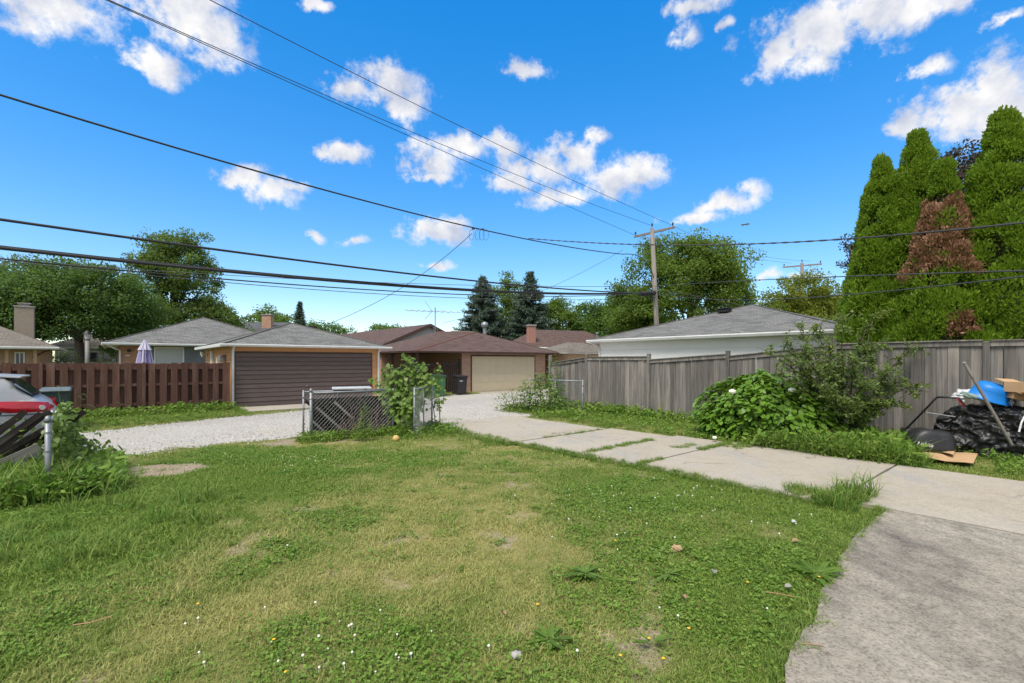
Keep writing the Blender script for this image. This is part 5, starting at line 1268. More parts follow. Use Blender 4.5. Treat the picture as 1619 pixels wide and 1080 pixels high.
q = gp(643, 690); spike_weed('second small bright weed left of the open gate leaf', q, .5, 70, 4, .16)
q = gp(1046, 668); spike_weed('thin weed standing against the grey fence boards', q, .62, 50, 5, .16)
# vines on the left gate leaf
def vines():
    global rng
    keep = rng; rng = np.random.default_rng(9); random.seed(9)
    o = thing('climbing_vine', 'thick green vine covering the left gate leaf', 'vine', uv(-.68, 9.9), 0); b0 = o.location; Ps = []
    for i in range(1500):
        v = 9.25 + 1.55*random.random()**.8; z = random.random()**.7; w = .06+.30*(v-9.0)/1.6*math.sin(math.pi*min(1, z*.9+.15))
        u = -.62 + random.gauss(.08, .5)*w + (.14 if z < .5 else 0)
        Ps.append(uv(u, v, z*(1.02+.12*random.random()*(v > 9.9))) - b0)
    for i in range(330):
        u = -.7 - 3.2*random.random(); Ps.append(uv(u, 10.3+random.gauss(0,.10), .25+.75*random.random()) - b0)
    P = np.array([tuple(p) for p in Ps]); n = len(P); Nn = rng.normal(size=(n,3))*.5+np.array([.45,-.5,.55]); A = rng.normal(size=(n,3))*.5+np.array([.2,-.1,-.6]); A = A-unit(Nn)*np.sum(unit(Nn)*A,1)[:,None]
    L = .075*(.5+.9*rng.random(n)); V, k = leaf_cards(P, A, Nn, L, L*.8, HEART, .2, .2)
    mk('foliage', poly_mesh('foliage', V, k, rng.random(n), M['lf_vine']), None, o)
    mb = MB()
    for i in range(26):
        v = 9.2+1.4*random.random(); p = uv(-.66, v, 0)-b0; e = uv(-.62+random.gauss(0,.12), v+random.gauss(0,.3), .5+.55*random.random())-b0
        limb(mb, p, e, .006, .003, .2, 5, 4)
    c0 = uv(-.6, 10.35, 1.08)-b0
    for (dx, dz) in ((.8,-.06),(.25,.14),(-.15,.16)):
        pts = [c0 + Vector((dx*t, .05*t, dz*t + .06*math.sin(t*9+dx*5))) for t in [i/12 for i in range(13)]]
        e = pts[-1]; pts += [e + Vector((.05*math.sin(a), 0, .05*(1-math.cos(a)))) for a in (.8,1.6,2.4,3.2,4.0)]
        mb.tube(pts, .003, 4)
    mk('stems', mb, M['greenstem'], o); rng = keep
vines()
shrub('shrub', 'clipped dark green round hedge behind the brown fence', base(92, 34)+Vector((0,0,0)), 1.35, 1.2, 2.45, M['lf_hedge'], 2600, .12, RHOMB, 6, .8, 31, 'hedge', .85)
shrub('shrub', 'lime yellow bush left of the dark round hedge', base(68, 33), 1.0, .8, 2.35, M['lf_lime'], 1200, .15, OVATE, 6, .6, 32, 'shrub', .6)
shrub('shrub', 'low lime coloured hedge strip below the white windows', base(160, 42), 3.0, .8, 2.0, M['lf_lime'], 1400, .16, OVATE, 6, .7, 33, 'shrub', .7)

# ------------------------------------------------------------------ utility poles and cables
def pole(label, pos, h, arm, ang, r=.15, lean=(0,0)):
    o = thing('utility_pole', label, 'pole', pos, 0, 'utility poles'); lx, ly = lean
    mb = MB(); mb.tube([(0,0,-.3),(lx*.5,ly*.5,h*.5),(lx,ly,h)], [r,r*.87,r*.72], 14); mk('shaft', mb, M['pole_wood'], o, smooth=True)
    if arm:
        c = Vector((lx,ly,h-.22)); d = Vector((math.cos(ang), math.sin(ang), 0)); rot = Matrix.Rotation(ang, 3, 'Z'); c2 = c + Vector((-math.sin(ang),math.cos(ang),0))*-.16
        ca = mk('crossarm', MB().box((0,0,0), (arm,.10,.13)), M['pole_wood'], o, loc=c2, rot=(0,0,ang))
        for sg in (-1,1): mk('brace', MB().tube([c2+d*sg*arm*.24-Vector((0,0,.05)), c + Vector((0,0,-.75))], .018, 5), M['pole_wood'], o)
        for t in (-.46,.46): mb = MB(); mb.lathe([(.02,.065),(.02,.16),(.055,.17),(.06,.23),(.035,.25),(.05,.27),(.03,.32)], 10, (arm*t,0,0)); mk('insulator', mb, M['iron'], ca)
        mb = MB(); mb.lathe([(.02,.0),(.02,.16),(.055,.17),(.06,.23),(.035,.25),(.05,.27),(.03,.32)], 10, (lx,ly,h)); mk('insulator', mb, M['iron'], o)
    return o
pb = base(1043, 30); PT = at(1031, 361, 30)
pole('weathered wooden utility pole with crossarm behind the white garage', pb, PT.z, 2.95, R(130), .175, (PT.x-pb.x, 0))
p2 = base(1268, 45); z2 = at(1268, 416, 45).z
pole('far utility pole with crossarm behind the yellow green tree', p2, z2, 3.2, R(150), .19)
cb = mk('cable_box', MB().tube([at(1035,463,29.75)-pb, at(1012,465,29.3)-pb], .16, 10), M['cable'], bpy.data.objects['utility_pole'])
mk('riser_pipe', MB().tube([at(1036,470,29.78)-pb, at(1041,512,29.8)-pb], .035, 6), M['lampgrey'], bpy.data.objects['utility_pole'])
WN = 0
def wire(label, pts, r, ext=(.0,.0), mat='cable', name='power_line', n=40, twist=0, cat='cable'):
    """smooth cable through two or three points, carried on beyond both ends by ext"""
    P = [at(*p) if not isinstance(p, Vector) else p for p in pts]
    if len(P) == 2: P = [P[0], (P[0]+P[1])/2 - Vector((0,0,.05)), P[1]]
    d1 = (P[1]-P[0]).length; tm = d1/(d1+(P[2]-P[1]).length)
    def q(t):
        a, b, c = P; return a*((t-tm)*(t-1)/(tm)) + b*(t*(t-1)/(tm*(tm-1))) + c*(t*(t-tm)/(1-tm))
    ts = [-ext[0] + (1+ext[0]+ext[1])*i/n for i in range(n+1)]
    mb = MB(); pp = [q(t) for t in ts]; mb.tube(pp, r, 6)
    if twist:
        m = n*6; tt = [-ext[0] + (1+ext[0]+ext[1])*i/m for i in range(m+1)]
        for ph in (0, math.pi): mb.tube([q(t)+Vector((0, math.cos(i*.8+ph), math.sin(i*.8+ph)))*r*1.1 for i, t in enumerate(tt)], r*.75, 4)
    o = mk(name, mb, M[mat], smooth=True); o['label'] = label; o['category'] = cat; o['group'] = 'overhead cables'
    return q, P
A1, A2, A3 = at(1002,371,30.7), at(1031,357,29.9), at(1064,357,29.0)
wire('thin upper wire to the left end of the crossarm', [(168,0,10.8), (640,212,17.3), A1], .011, (.5,0))
wire('thin upper wire to the middle insulator of the pole top', [(172,0,10.6), (640,204,17.2), A2], .011, (.5,0))
wire('topmost thin wire crossing to the right end of the crossarm', [(332,0,11.4), (700,186,17.6), A3], .011, (.5,.0))
wire('thin wire running on from the crossarm to the far pole', [A3, (1160,395,36), at(1282,413,44.6)], .010)
wire('lower thin wire running on from the crossarm to the far pole', [A1, (1150,402,37), at(1252,416,45.4)], .010)
q4, _ = wire('thick black service cable falling across the upper left sky', [(0,150,10), (757,362,19.5), (985,402,28.4)], .024, (.4,0))
wire('black cable tail curving down into the pole', [(985,402,28.4), (1022,415,29.4), (1034,440,29.9)], .024)
wire('twisted service cable crossing in front of the brown-topped evergreen', [(835,377,22), (1180,386,14), (1619,352,8.0)], .014, (0,.35), 'greycable', twist=1)
wire('drop cable slanting from the splice down to the orange garage', [(746,369,19.4), (640,452,23), (512,515,26.5)], .013, (0,0), 'greycable')
o = thing('cable_splice', 'cable splice with hanging wire loops on the service cable', 'splice', at(757,363,19.5), 0)
for x in (-.22,.16): mk('connector', MB().box((x,0,.02-.07*x), (.12,.05,.06)), M['cable'], o)
for x in (-.30,-.05,.12,.30): mk('wire_loop', MB().tube([(x+.10*math.sin(a), .0, -.22+.22*math.cos(a)) for a in [i*.42 for i in range(16)]], .008, 4), M['greycable'], o)
wire('thick communication cable in the left sky above the bundle', [(0,347,10.5), (740,443,19.3), (1020,464,29.4)], .032, (.4,0))
wire('heavy black cable bundle crossing the left sky', [(0,392,10.5), (740,459,19.3), (1015,463,29.4)], .042, (.4,0))
wire('second strand running just above the heavy cable bundle', [(0,389,10.6), (740,457,19.2), (1015,462,29.2)], .018, (.4,0))
wire('lowest thin cable below the heavy bundle', [(0,409,10.4), (740,466,19.2), (1035,462,29.8)], .018, (.4,0))
wire('faint thin cable between bundle and lowest cable', [(0,412,11.5), (700,470,20.5), (1035,470,29.8)], .012, (.4,0), 'greycable')
wire('upper thin grey cable running left behind the spruces', [(200,425,22), (800,452,27), (1035,452,29.8)], .013, (.1,0), 'greycable')
wire('cable leaving the pole rightwards across the evergreens', [(1036,453,29.8), (1340,437,12), (1619,428,7.6)], .013, (0,.3), 'greycable')
wire('lower cable leaving the pole rightwards across the evergreens', [(1038,463,29.8), (1340,466,12), (1619,437,7.6)], .012, (0,.3), 'greycable')
wire('thin drop wire sloping over the white garage roof', [(1040,458,29.9), (1160,480,27), (1240,500,24)], .010, (0,0), 'greycable')
wire('second thin drop wire over the white garage roof', [(1040,465,29.9), (1120,490,33), (1180,520,36)], .010, (0,0), 'greycable')
wire('thin wire slanting up to the pole from the far roofs', [(700,511,34), (880,450,32), (985,395,30)], .010, (0,0), 'greycable')

# ------------------------------------------------------------------ wheelie bins
def bin_(label, pos, rz, body, lid, s=1.0, marks=False):
    o = thing('wheelie_bin', label, 'bin', pos, rz, 'wheeled refuse bins'); o.scale = (s,s,s)
    mb = MB(); mb.box((0,0,.53), (.50,.58,.90), None, (1.16,1.18)); mk('body', mb, body, o, bevel=.035)
    mk('rim', MB().box((0,0,.985), (.62,.72,.05)), body, o, bevel=.015)
    mb = MB(); mb.add([(-.32,-.40,1.012),(.32,-.40,1.012),(.32,.36,1.012),(-.32,.36,1.012),(-.30,-.37,1.05),(.30,-.37,1.05),(.28,.34,1.10),(-.28,.34,1.10)], [(3,2,1,0),(4,5,6,7),(0,1,5,4),(1,2,6,5),(2,3,7,6),(3,0,4,7)])
    mk('lid', mb, lid, o, bevel=.02)
    mk('handle', MB().tube([(-.24,.36,1.0),(-.24,.44,1.0),(.24,.44,1.0),(.24,.36,1.0)], .016, 8), body, o)
    for sx in (-1,1): mk('wheel', MB().tube([(sx*.22,.30,.13),(sx*.30,.30,.13)], .13, 16), M['rubber'], o)
    if marks:
        for (x, w_) in ((-.14,.035),(-.095,.03),(-.05,.035),(-.005,.03)): mk('logo_mark', MB().box((x,-.331,.78), (w_,.004,.05)), M['gutter'], o)
        mk('logo_mark', MB().box((-.07,-.331,.84), (.06,.004,.035)), M['gutter'], o)
    return o
p = gp(727, 625); bin_('black wheeled bin by the brick garage pillar', p, R(32), M['blackplastic'], M['blackplastic'], .98, True)
p = gp(692, 628); bin_('green wheeled bin left of the black bin', p, R(30), M['greenplastic'], M['darkgreenplastic'], 1.05)
p = base(88, 12.6); bin_('dark green wheeled bin with pale lid behind the parked car', p, R(40), M['darkgreenplastic'], M['lidgrey'], 1.0)

# ------------------------------------------------------------------ patio umbrella and lamp post
o = thing('patio_umbrella', 'folded purple and white patio umbrella behind the brown fence', 'umbrella', base(229, 24), 0)
mk('pole', MB().tube([(0,0,-.05),(0,0,2.85)], .022, 8), M['white'], o)
def folds(z0, z1, r0, r1, nf, mat, nm):
    mb = MB(); n = nf*6; V = []
    zs = [z0+(z1-z0)*i/8 for i in range(9)]
    for i, z in enumerate(zs):
        r_ = r0+(r1-r0)*i/8
        for j in range(n): a = 2*math.pi*j/n; k = 1+.26*math.cos(nf*a+.3*math.sin(z*4)); V.append((r_*k*math.cos(a), r_*k*math.sin(a), z))
    F = [(i*n+j, i*n+(j+1)%n, (i+1)*n+(j+1)%n, (i+1)*n+j) for i in range(8) for j in range(n)]
    mb.add(V, F); return mk(nm, mb, mat, o, smooth=True)
folds(.9, 2.45, .40, .17, 8, M['purple'], 'canopy'); folds(2.36, 2.88, .24, .03, 8, M['palecanvas'], 'vent_cap')
for a in (0,1,2,3): mk('pale_stripe', MB().tube([(.45*math.cos(a*1.57+.4),.45*math.sin(a*1.57+.4),1.0),(.33*math.cos(a*1.57+.4),.33*math.sin(a*1.57+.4),1.7),(.2*math.cos(a*1.57+.4),.2*math.sin(a*1.57+.4),2.45)], [.05,.05,.03], 6), M['palecanvas'], o)
o = thing('lamp_post', 'grey lamp post with lantern before the maple trunk', 'lamp post', base(138, 36), 0)
mk('post', MB().tube([(0,0,-.1),(0,0,3.45)], .13, 10), M['lampgrey'], o, smooth=True)
mk('lantern_glass', MB().lathe([(.13,3.47),(.22,3.85)], 8), M['clearlens'], o); mk('lantern_cap', MB().lathe([(.30,3.85),(.27,3.92),(.12,4.08),(.02,4.15)], 8), M['iron'], o); mk('lantern_base', MB().lathe([(.10,3.36),(.17,3.42),(.15,3.468)], 8), M['iron'], o)

# ------------------------------------------------------------------ parked hatchback: local x towards its rear, y away from the viewer
def car():
    o = thing('parked_car', 'silver grey hatchback with red tail lamp at the left edge', 'car', uv(-2.97, 12.45), RZ)
    def hw(x): return .86 - .20*max(0, (x-1.35)/.78)**2.2 - .16*max(0, (-x-1.3)/.8)**2
    st = [(-2.12,.30,.62),(-2.0,.22,.76),(-1.5,.2,.90),(-.9,.2,1.0),(-.3,.2,1.02),(.4,.2,1.03),(1.1,.2,1.05),(1.5,.22,1.10),(1.75,.26,1.15),(1.9,.30,1.14),(2.02,.33,1.05),(2.10,.36,.92),(2.13,.40,.75),(2.10,.40,.50)]
    prof = [(.0,0),(.93,0.0),(1.0,.18),(1.015,.45),(1.0,.72),(.955,.93),(.86,1.0),(.0,1.02)]
    V = []; n = len(prof)
    for (x, zb, zt) in st:
        w_ = hw(x)
        for sgn in (-1, 1):
            for (a, b) in (prof if sgn < 0 else prof[::-1]): V.append((x, sgn*a*w_, zb+(zt-zb)*b))
    m = 2*n; F = []
    for i in range(len(st)-1):
        for j in range(m): F.append((i*m+j, i*m+(j+1)%m, (i+1)*m+(j+1)%m, (i+1)*m+j))
    F += [tuple(range(m-1,-1,-1)), tuple((len(st)-1)*m+j for j in range(m))]
    mb = MB(); mb.add(V, F); b = mk('body', mb, M['carpaint'], o, smooth=True, fixn=True)
    gs = [(-.95,1.0,1.01),(-.15,1.0,1.47),(.35,1.0,1.55),(1.1,1.0,1.55),(1.52,1.05,1.51),(1.66,1.08,1.40),(1.80,1.10,1.24),(1.90,1.10,1.145)]
    V = []; gp_ = [(.95,0),(.90,.5),(.80,.86),(.72,.97),(.0,1.0)]
    for (x, zb, zt) in gs:
        w_ = hw(x)*.97
        for (a, q) in [(-a, q) for a, q in gp_]+[(a, q) for a, q in gp_[::-1][1:]]: V.append((x, a*w_, zb+(zt-zb)*q))
    m = 9; F = [(i*m+j, i*m+j+1, (i+1)*m+j+1, (i+1)*m+j) for i in range(len(gs)-1) for j in range(m-1)]
    mb = MB(); mb.add(V, F); cab = mk('cabin', mb, M['carpaint'], o, smooth=True, fixn=True)
    def gq(x, a, q):
        for i in range(len(gs)-1):
            if gs[i][0] <= x <= gs[i+1][0]:
                f = (x-gs[i][0])/(gs[i+1][0]-gs[i][0]); zb = gs[i][1]+(gs[i+1][1]-gs[i][1])*f; zt = gs[i][2]+(gs[i+1][2]-gs[i][2])*f
        return (x, a*hw(x)*.97, zb+(zt-zb)*q)
    for sgn in (-1, 1):
        for (x0, x1) in ((-.55,.28),(.34,1.12)):
            xs = [x0+(x1-x0)*i/6 for i in range(7)]; mb = MB(); Vv = []
            for x in xs:
                for (a, q) in ((.955,.08),(.905,.5),(.815,.84)): p_ = gq(x, sgn*a, q); Vv.append((p_[0], p_[1]+sgn*.008, p_[2]))
            mb.add(Vv, [(i*3+j, (i+1)*3+j, (i+1)*3+j+1, i*3+j+1) for i in range(6) for j in range(2)]); mk('side_window', mb, M['glass'], cab, fixn=True, smooth=True)
    mb = MB(); mb.add([(1.585,-.58,1.475),(1.585,.58,1.475),(1.885,.60,1.185),(1.885,-.60,1.185),(1.64,-.70,1.39),(1.64,.70,1.39)], [(0,1,2,3),(0,3,4),(1,5,2)])
    rw = mk('rear_window', mb, M['glass'], o, solid=.01)
    mk('wiper', MB().tube([(1.89,.0,1.19),(1.88,-.25,1.215),(1.86,-.5,1.235)], .012, 5), M['rubber'], rw)
    mb = MB(); mb.add([(1.30,-.60,1.525),(1.30,.60,1.525),(1.72,.60,1.50),(1.72,-.60,1.50),(1.30,-.60,1.57),(1.30,.60,1.57),(1.74,.58,1.535),(1.74,-.58,1.535)], [(3,2,1,0),(4,5,6,7),(0,1,5,4),(1,2,6,5),(2,3,7,6),(3,0,4,7)]); mk('spoiler', mb, M['carpaint'], o, bevel=.015)
    for sgn in (-1, 1):
        xs = [1.22+ .86*i/10 for i in range(11)]; Vv = []
        for x in xs:
            f = (x-1.22)/.86; zt = 1.075+.045*min(1, f*4)-.05*f**3; zb = 1.05-.165*min(1, f*1.8); w_ = hw(x)*1.015+.012
            Vv += [(x, sgn*(w_-.02), zb), (x, sgn*w_, zb+.01), (x, sgn*w_, (zb+zt)/2), (x, sgn*(w_-.03), zt)]
        e = 2.10; Vv += [(e, sgn*.40, .93),(e+.035, sgn*.42, .94),(e+.03, sgn*.42, .99),(e-.03, sgn*.42, 1.03)]
        mb = MB(); mb.add(Vv, [(i*4+j, (i+1)*4+j, (i+1)*4+j+1, i*4+j+1) for i in range(11) for j in range(3)]); tl = mk('tail_lamp', mb, M['redlens'], o, smooth=True, fixn=True)
        xl = 1.99; mb = MB(); mb.tube([(xl, sgn*(hw(xl)*1.015-.03), .985), (xl+.018, sgn*(hw(xl)*1.015+.022), .985)], .042, 14); mk('reversing_lamp', mb, M['clearlens'], tl)
        for wx in (-1.3, 1.28):
            w_ = mk('wheel', MB().tube([(wx, sgn*.66, .31),(wx, sgn*.865, .31)], .31, 24), M['rubber'], o); mk('rim', MB().lathe([(.20,0),(.19,.012),(.06,.02)], 16), M['galv'], w_, loc=(wx, sgn*.866, .31), rot=(-sgn*R(90),0,0))
    mk('rear_bumper', MB().box((2.10,0,.52), (.12,1.30,.26)), M['carpaint'], o, bevel=.05)
    mk('mirror', MB().box((-.62,-.93,1.05), (.10,.16,.11)), M['carpaint'], o, bevel=.03); mk('mirror', MB().box((-.62,.93,1.05), (.10,.16,.11)), M['carpaint'], o, bevel=.03)
car()

# ------------------------------------------------------------------ things by the grey fence
# pile under a black plastic sheet
def tarp():
    o = thing('covered_pile', 'long pile wrapped in a black plastic sheet against the grey fence', 'pile', uv(12.80, .40), RZ - R(90))
    nx, ny = 190, 110; V = []
    for j in range(ny):
        for i in range(nx):
            s = i/(nx-1)*2-1; a = math.pi*(.5-.5*math.cos(math.pi*j/(ny-1))); X_ = s*1.48
            end = (1-abs(s)**8)**.35 if abs(s) < 1 else 0
            c, sn = math.cos(a), math.sin(a); pw = lambda q, e: math.copysign(abs(q)**e, q)
            y = -pw(c, .42)*.38*(.9+.1*end) ; z = pw(sn, .40)*(1.02 + .05*math.sin(s*3) - .10*(s<-.55)*(abs(s)-.55)/.45)*end
            wr = float(fbm(np.array(X_*1.6+z*2.2+5), np.array(z*7.0-X_*1.1), 4))-.5; w2 = float(fbm(np.array(X_*6+2), np.array(z*14+y*9), 3))-.5
            rid = 1-abs(2*float(fbm(np.array(X_*2.4+z*3.4+9), np.array(z*5.5-X_*1.6+3), 3))-1); r2 = 1-abs(2*float(fbm(np.array(X_*7-z*3+1), np.array(z*11+X_*4), 2))-1)
            d = .10*wr + .05*w2 + .11*(rid**3-.4) + .045*(r2**3-.4); y += -d*(1 if c > 0 else -.3); z = max(0, z + d*.5*sn) if 0 < j < ny-1 else 0
            y *= 1 + .28*(1-min(1, z/.9))*(c > 0)*.6
            V.append((X_ + .05*wr, y, z-.01))
    F = [(j*nx+i, j*nx+i+1, (j+1)*nx+i+1, (j+1)*nx+i) for j in range(ny-1) for i in range(nx-1)]
    mb = MB(); mb.add(V, F); me = mk('plastic_sheet', mb, M['tarp'], o, smooth=True, fixn=True)
tarp()
# blue tub
tp = at(1562, 630, 8.95)
o = thing('plastic_tub', 'bright blue plastic tub tipped over on the covered pile', 'tub', tp, 0); o.scale = (.8,.8,.8); o.rotation_euler = (R(20), R(14), R(-8))
mb = MB(); mb.lathe([(.40,0.0),(.43,.005),(.43,.035),(.395,.05),(.36,.22),(.33,.31),(.27,.36),(.001,.375)], 28, (0,0,0), 1, .78); mk('shell', mb, M['blue'], o, smooth=True)
mk('rim', MB().tube([(.43*math.cos(a), .335*math.sin(a), .012) for a in [i*2*math.pi/28 for i in range(29)]], .016, 6), M['blue'], o, smooth=True)
def soft(name, label, cat, c, dims, rot, mat, sub=3, lump=.06, seed=0, pw=.55):
    random.seed(seed); bm = bmesh.new(); bmesh.ops.create_icosphere(bm, subdivisions=sub+1, radius=1)
    for w in bm.verts:
        p = w.co.copy(); q = Vector([math.copysign(abs(a)**pw, a) for a in p]); k = 1 + lump*math.sin(p.x*5+seed)*math.sin(p.y*6+seed*2) + lump*.7*math.sin(p.z*9+p.x*7+seed)
        w.co = Vector((q.x*dims[0]*k, q.y*dims[1]*k, q.z*dims[2]*k))
    me = bpy.data.meshes.new(name); bm.to_mesh(me); bm.free()
    for p in me.polygons: p.use_smooth = True
    return one(name, me, mat, label, cat, None, loc=c, rot=rot)
soft('cushion', 'grey green cushion under the blue tub', 'cushion', at(1543, 627, 9.02), (.26,.22,.05), (R(8), R(16), R(-20)), M['cushion'], 3, .04, 3)
soft('cushion', 'second grey green cushion edge right of the blue tub', 'cushion', at(1583, 622, 9.15), (.26,.22,.07), (R(5), R(-10), R(15)), M['cushion'], 3, .04, 4)
soft('plastic_bag', 'crumpled white plastic bag left of the blue tub', 'bag', at(1521, 625, 9.1), (.16,.12,.08), (0, R(-25), R(20)), M['bagwhite'], 3, .22, 5, .8)
soft('plastic_bag', 'small white bag between the tub and the cardboard box', 'bag', at(1593, 634, 8.8), (.07,.07,.09), (0, R(10), 0), M['bagwhite'], 3, .25, 6, .8)
def carton(label, c, d, rot, mat, marks=True):
    o = thing('cardboard_box', label, 'box', c, 0, 'cardboard boxes on the pile'); o.rotation_euler = rot
    mk('box_side', MB().box((0,0,d[2]/2), d), mat, o, bevel=.006)
    for (sg, an) in ((-1, 25), (1, 60)):
        mk('flap', MB().box((0, sg*(d[1]*.5+.07), d[2]+.02), (d[0]*.98,.17,.006), Euler((sg*R(an-40),0,0)).to_matrix()), mat, o)
    if marks:
        mk('printed_mark', MB().box((d[0]*.30,-d[1]/2-.003,d[2]*.55), (.035,.003,.05)), M['red'], o); mk('printed_mark', MB().box((-d[0]*.15,-d[1]/2-.003,d[2]*.35), (.10,.003,.02)), M['twig'], o)
    return o
carton('tan cardboard box on top of the pile at the right edge', at(1619, 621, 8.55), (.42,.34,.19), (0, R(3), R(8)), M['card'])
carton('crushed brown cardboard box beneath the tan box', at(1612, 633, 8.70), (.52,.40,.12), (R(5), R(14), R(-12)), M['card2'], False)
o = one('wooden_stick', MB().tube([at(1600,703,8.45), at(1562,638,8.42), at(1524,573,8.40)], .026, 6), M['stick'], 'long grey wooden stick leaning on the covered pile', 'stick')
o = one('white_pipe', MB().tube([at(1611,683,8.2), at(1615,668,8.2), at(1622,655,8.2), at(1632,645,8.22)], .014, 8), M['pipe'], 'bent white plastic pipe at the right edge', 'pipe')
# flattened cardboard on the ground
def sheet(label, corners, z, bend):
    P = [gp(*c) for c in corners]; mb = MB(); n = 6
    def f(s, t):
        p = P[0].lerp(P[1], s).lerp(P[3].lerp(P[2], s), t); return (p.x, p.y, z + bend*abs(s-.45)*.5 + .006*math.sin(s*9))
    mb.grid(n+1, 3, f); return one('cardboard_sheet', mb, M['card'], label, 'cardboard', 'flattened cardboard', solid=.008)
sheet('upper flattened cardboard sheet lying by the lawn mower', [(1464,711),(1513,708),(1508,732),(1462,714)], .11, .10)
sheet('lower flattened cardboard sheet at the edge of the drive', [(1462,716),(1546,726),(1539,742),(1455,730)], .075, .08)
# lawn mower
def mower():
    c0 = at(1462, 571, 9.35); c0.z = 0
    o = thing('lawn_mower', 'lawn mower with black grass bag and folded up handle by the fence', 'lawn mower', c0, R(-16))
    Mi = Matrix.Rotation(R(16), 3, 'Z')
    def lo(px, py, Y): return Mi @ (at(px, py, Y) - c0)
    d = lo(1437, 690, 9.75); mk('deck', MB().box((d.x,d.y,.22), (.50,.52,.16), None, (.85,.85)), M['teal'], o, bevel=.05)
    mk('motor_cover', MB().box((d.x,d.y+.02,.36), (.26,.30,.14), None, (.8,.8)), M['blackplastic'], o, bevel=.04)
    for (x, y) in ((-.27,-.24),(.27,-.24),(-.27,.26),(.27,.26)): w_ = mk('wheel', MB().tube([(d.x+x-.03,d.y+y,.10),(d.x+x+.03,d.y+y,.10)], .10, 16), M['rubber'], o)
    # bag
    b = lo(1468, 692, 9.05); bm = bmesh.new(); bmesh.ops.create_cube(bm, size=1); bmesh.ops.subdivide_edges(bm, edges=bm.edges, cuts=7, use_grid_fill=True)
    for w in bm.verts:
        p = w.co*2; q = Vector((p.x, p.y, p.z)); L4 = (abs(p.x)**5+abs(p.y)**5+abs(p.z)**5)**.2; q = q/max(L4, 1e-6)*max(abs(p.x),abs(p.y),abs(p.z))
        sg = 1-.16*max(0, q.z)*(.4+.6*abs(q.x)); w.co = Vector((q.x*.355*sg, q.y*.25*(1-.15*q.z), q.z*.215 + .03*math.cos(q.x*1.6) - .02*math.sin(q.x*5)))
    me = bpy.data.meshes.new('grass_bag'); bm.to_mesh(me); bm.free()
    for p in me.polygons: p.use_smooth = True
    bag = mk('grass_bag', me, M['blackplastic'], o, loc=(b.x, b.y, .265))
    fc = bpy.data.curves.new('logo', 'FONT'); fc.body = 'Makita'; fc.size = .098; fc.extrude = .002; fc.shear = .25
    fo = bpy.data.objects.new('logo_tmp', fc); COL.objects.link(fo); bpy.context.view_layer.update()
    tm = bpy.data.meshes.new_from_object(fo.evaluated_get(bpy.context.evaluated_depsgraph_get())); bpy.data.objects.remove(fo)
    lg = mk('logo_lettering', tm, M['gutter'], bag, loc=(-.32,-.288,-.03), rot=(R(90),R(8),R(3)))
    l0, l1 = lo(1432,679,9.55), lo(1470,640,8.95); r0, r1 = lo(1493,675,9.15), lo(1529,646,8.55); lt, rt = lo(1481,628,8.75), lo(1517,630,8.50)
    mk('handle_tube', MB().tube([l0, l0.lerp(l1,.5), l1, lt], .017, 8), M['blackplastic'], o, smooth=True); mk('handle_tube', MB().tube([r0, r0.lerp(r1,.5), r1, rt], .017, 8), M['blackplastic'], o, smooth=True)
    mk('handle_bar', MB().tube([lt, lt.lerp(rt,.5)+Vector((0,0,.01)), rt], .018, 8), M['blackplastic'], o, smooth=True)
    mk('cross_bar', MB().tube([l0.lerp(l1,.72), r0.lerp(r1,.55)], .010, 6), M['galv'], o); mk('strut', MB().tube([r0.lerp(r1,.3), lo(1503,690,9.35)], .012, 6), M['blackplastic'], o)
    mk('red_lever', MB().tube([l1+Vector((.0,-.01,.02)), (l1.lerp(lt,.6))+Vector((.03,-.01,.03)), lt+Vector((.02,-.02,-.0))], .010, 6), M['red'], o); mk('red_lever', MB().tube([r1+Vector((-.02,-.01,.0)), r1.lerp(rt,.5)+Vector((-.03,-.01,.0)), rt+Vector((-.04,-.01,-.01))], .010, 6), M['red'], o)
    mk('switch_box', MB().box(tuple(r1+Vector((-.07,-.02,.0))), (.09,.05,.07)), M['blackplastic'], o, bevel=.012); mk('clamp', MB().box(tuple(l0.lerp(l1,.75)), (.05,.05,.05)), M['blackplastic'], o, bevel=.01)
mower()

# ------------------------------------------------------------------ small things on the lawn
bp = gp(626, 698)
bm = bmesh.new(); bmesh.ops.create_uvsphere(bm, u_segments=20, v_segments=12, radius=.078)
for w in bm.verts: w.co *= 1 + .02*math.sin(5*math.atan2(w.co.y, w.co.x))
me = bpy.data.meshes.new('ball'); bm.to_mesh(me); bm.free()
for p in me.polygons: p.use_smooth = True
one('ball', me, M['yellow'], 'faded yellow ball in the grass by the chain-link fence', 'ball', loc=(bp.x, bp.y, .065), rot=(.4,.3,0))
mb = MB(); bx = uv(5.6, 12.35)
o = thing('planter_box', 'grey wooden box behind the gate gap under the sapling', 'box', bx, RZ)
for i in range(4): mk('board', MB().b2(-.5, .5, -.3, -.28, .03+i*.19, .21+i*.19), M['grey_wood'], o)
for i in range(4): mk('board', MB().b2(-.5, -.48, -.279, .3, .03+i*.19, .21+i*.19), M['grey_wood'], o)
mk('lining', MB().b2(-.47, .47, -.27, .3, .02, .72), M['dark_slat'], o)
st = gp(817, 1045); soft('stone', 'pale grey stone lying in the near grass', 'stone', (st.x, st.y, .035), (.035,.025,.02), (0,.2,.4), M['stone'], 2, .15, 8, .8)
rk = gp(1070, 873); soft('clod', 'small tan dirt clod in the lawn', 'clod', (rk.x, rk.y, .035), (.05,.045,.03), (0,0,0), plain('tan_soil', (.40,.27,.15), (.30,.20,.11), 30, .95, .5, 60), 3, .12, 9, .9)
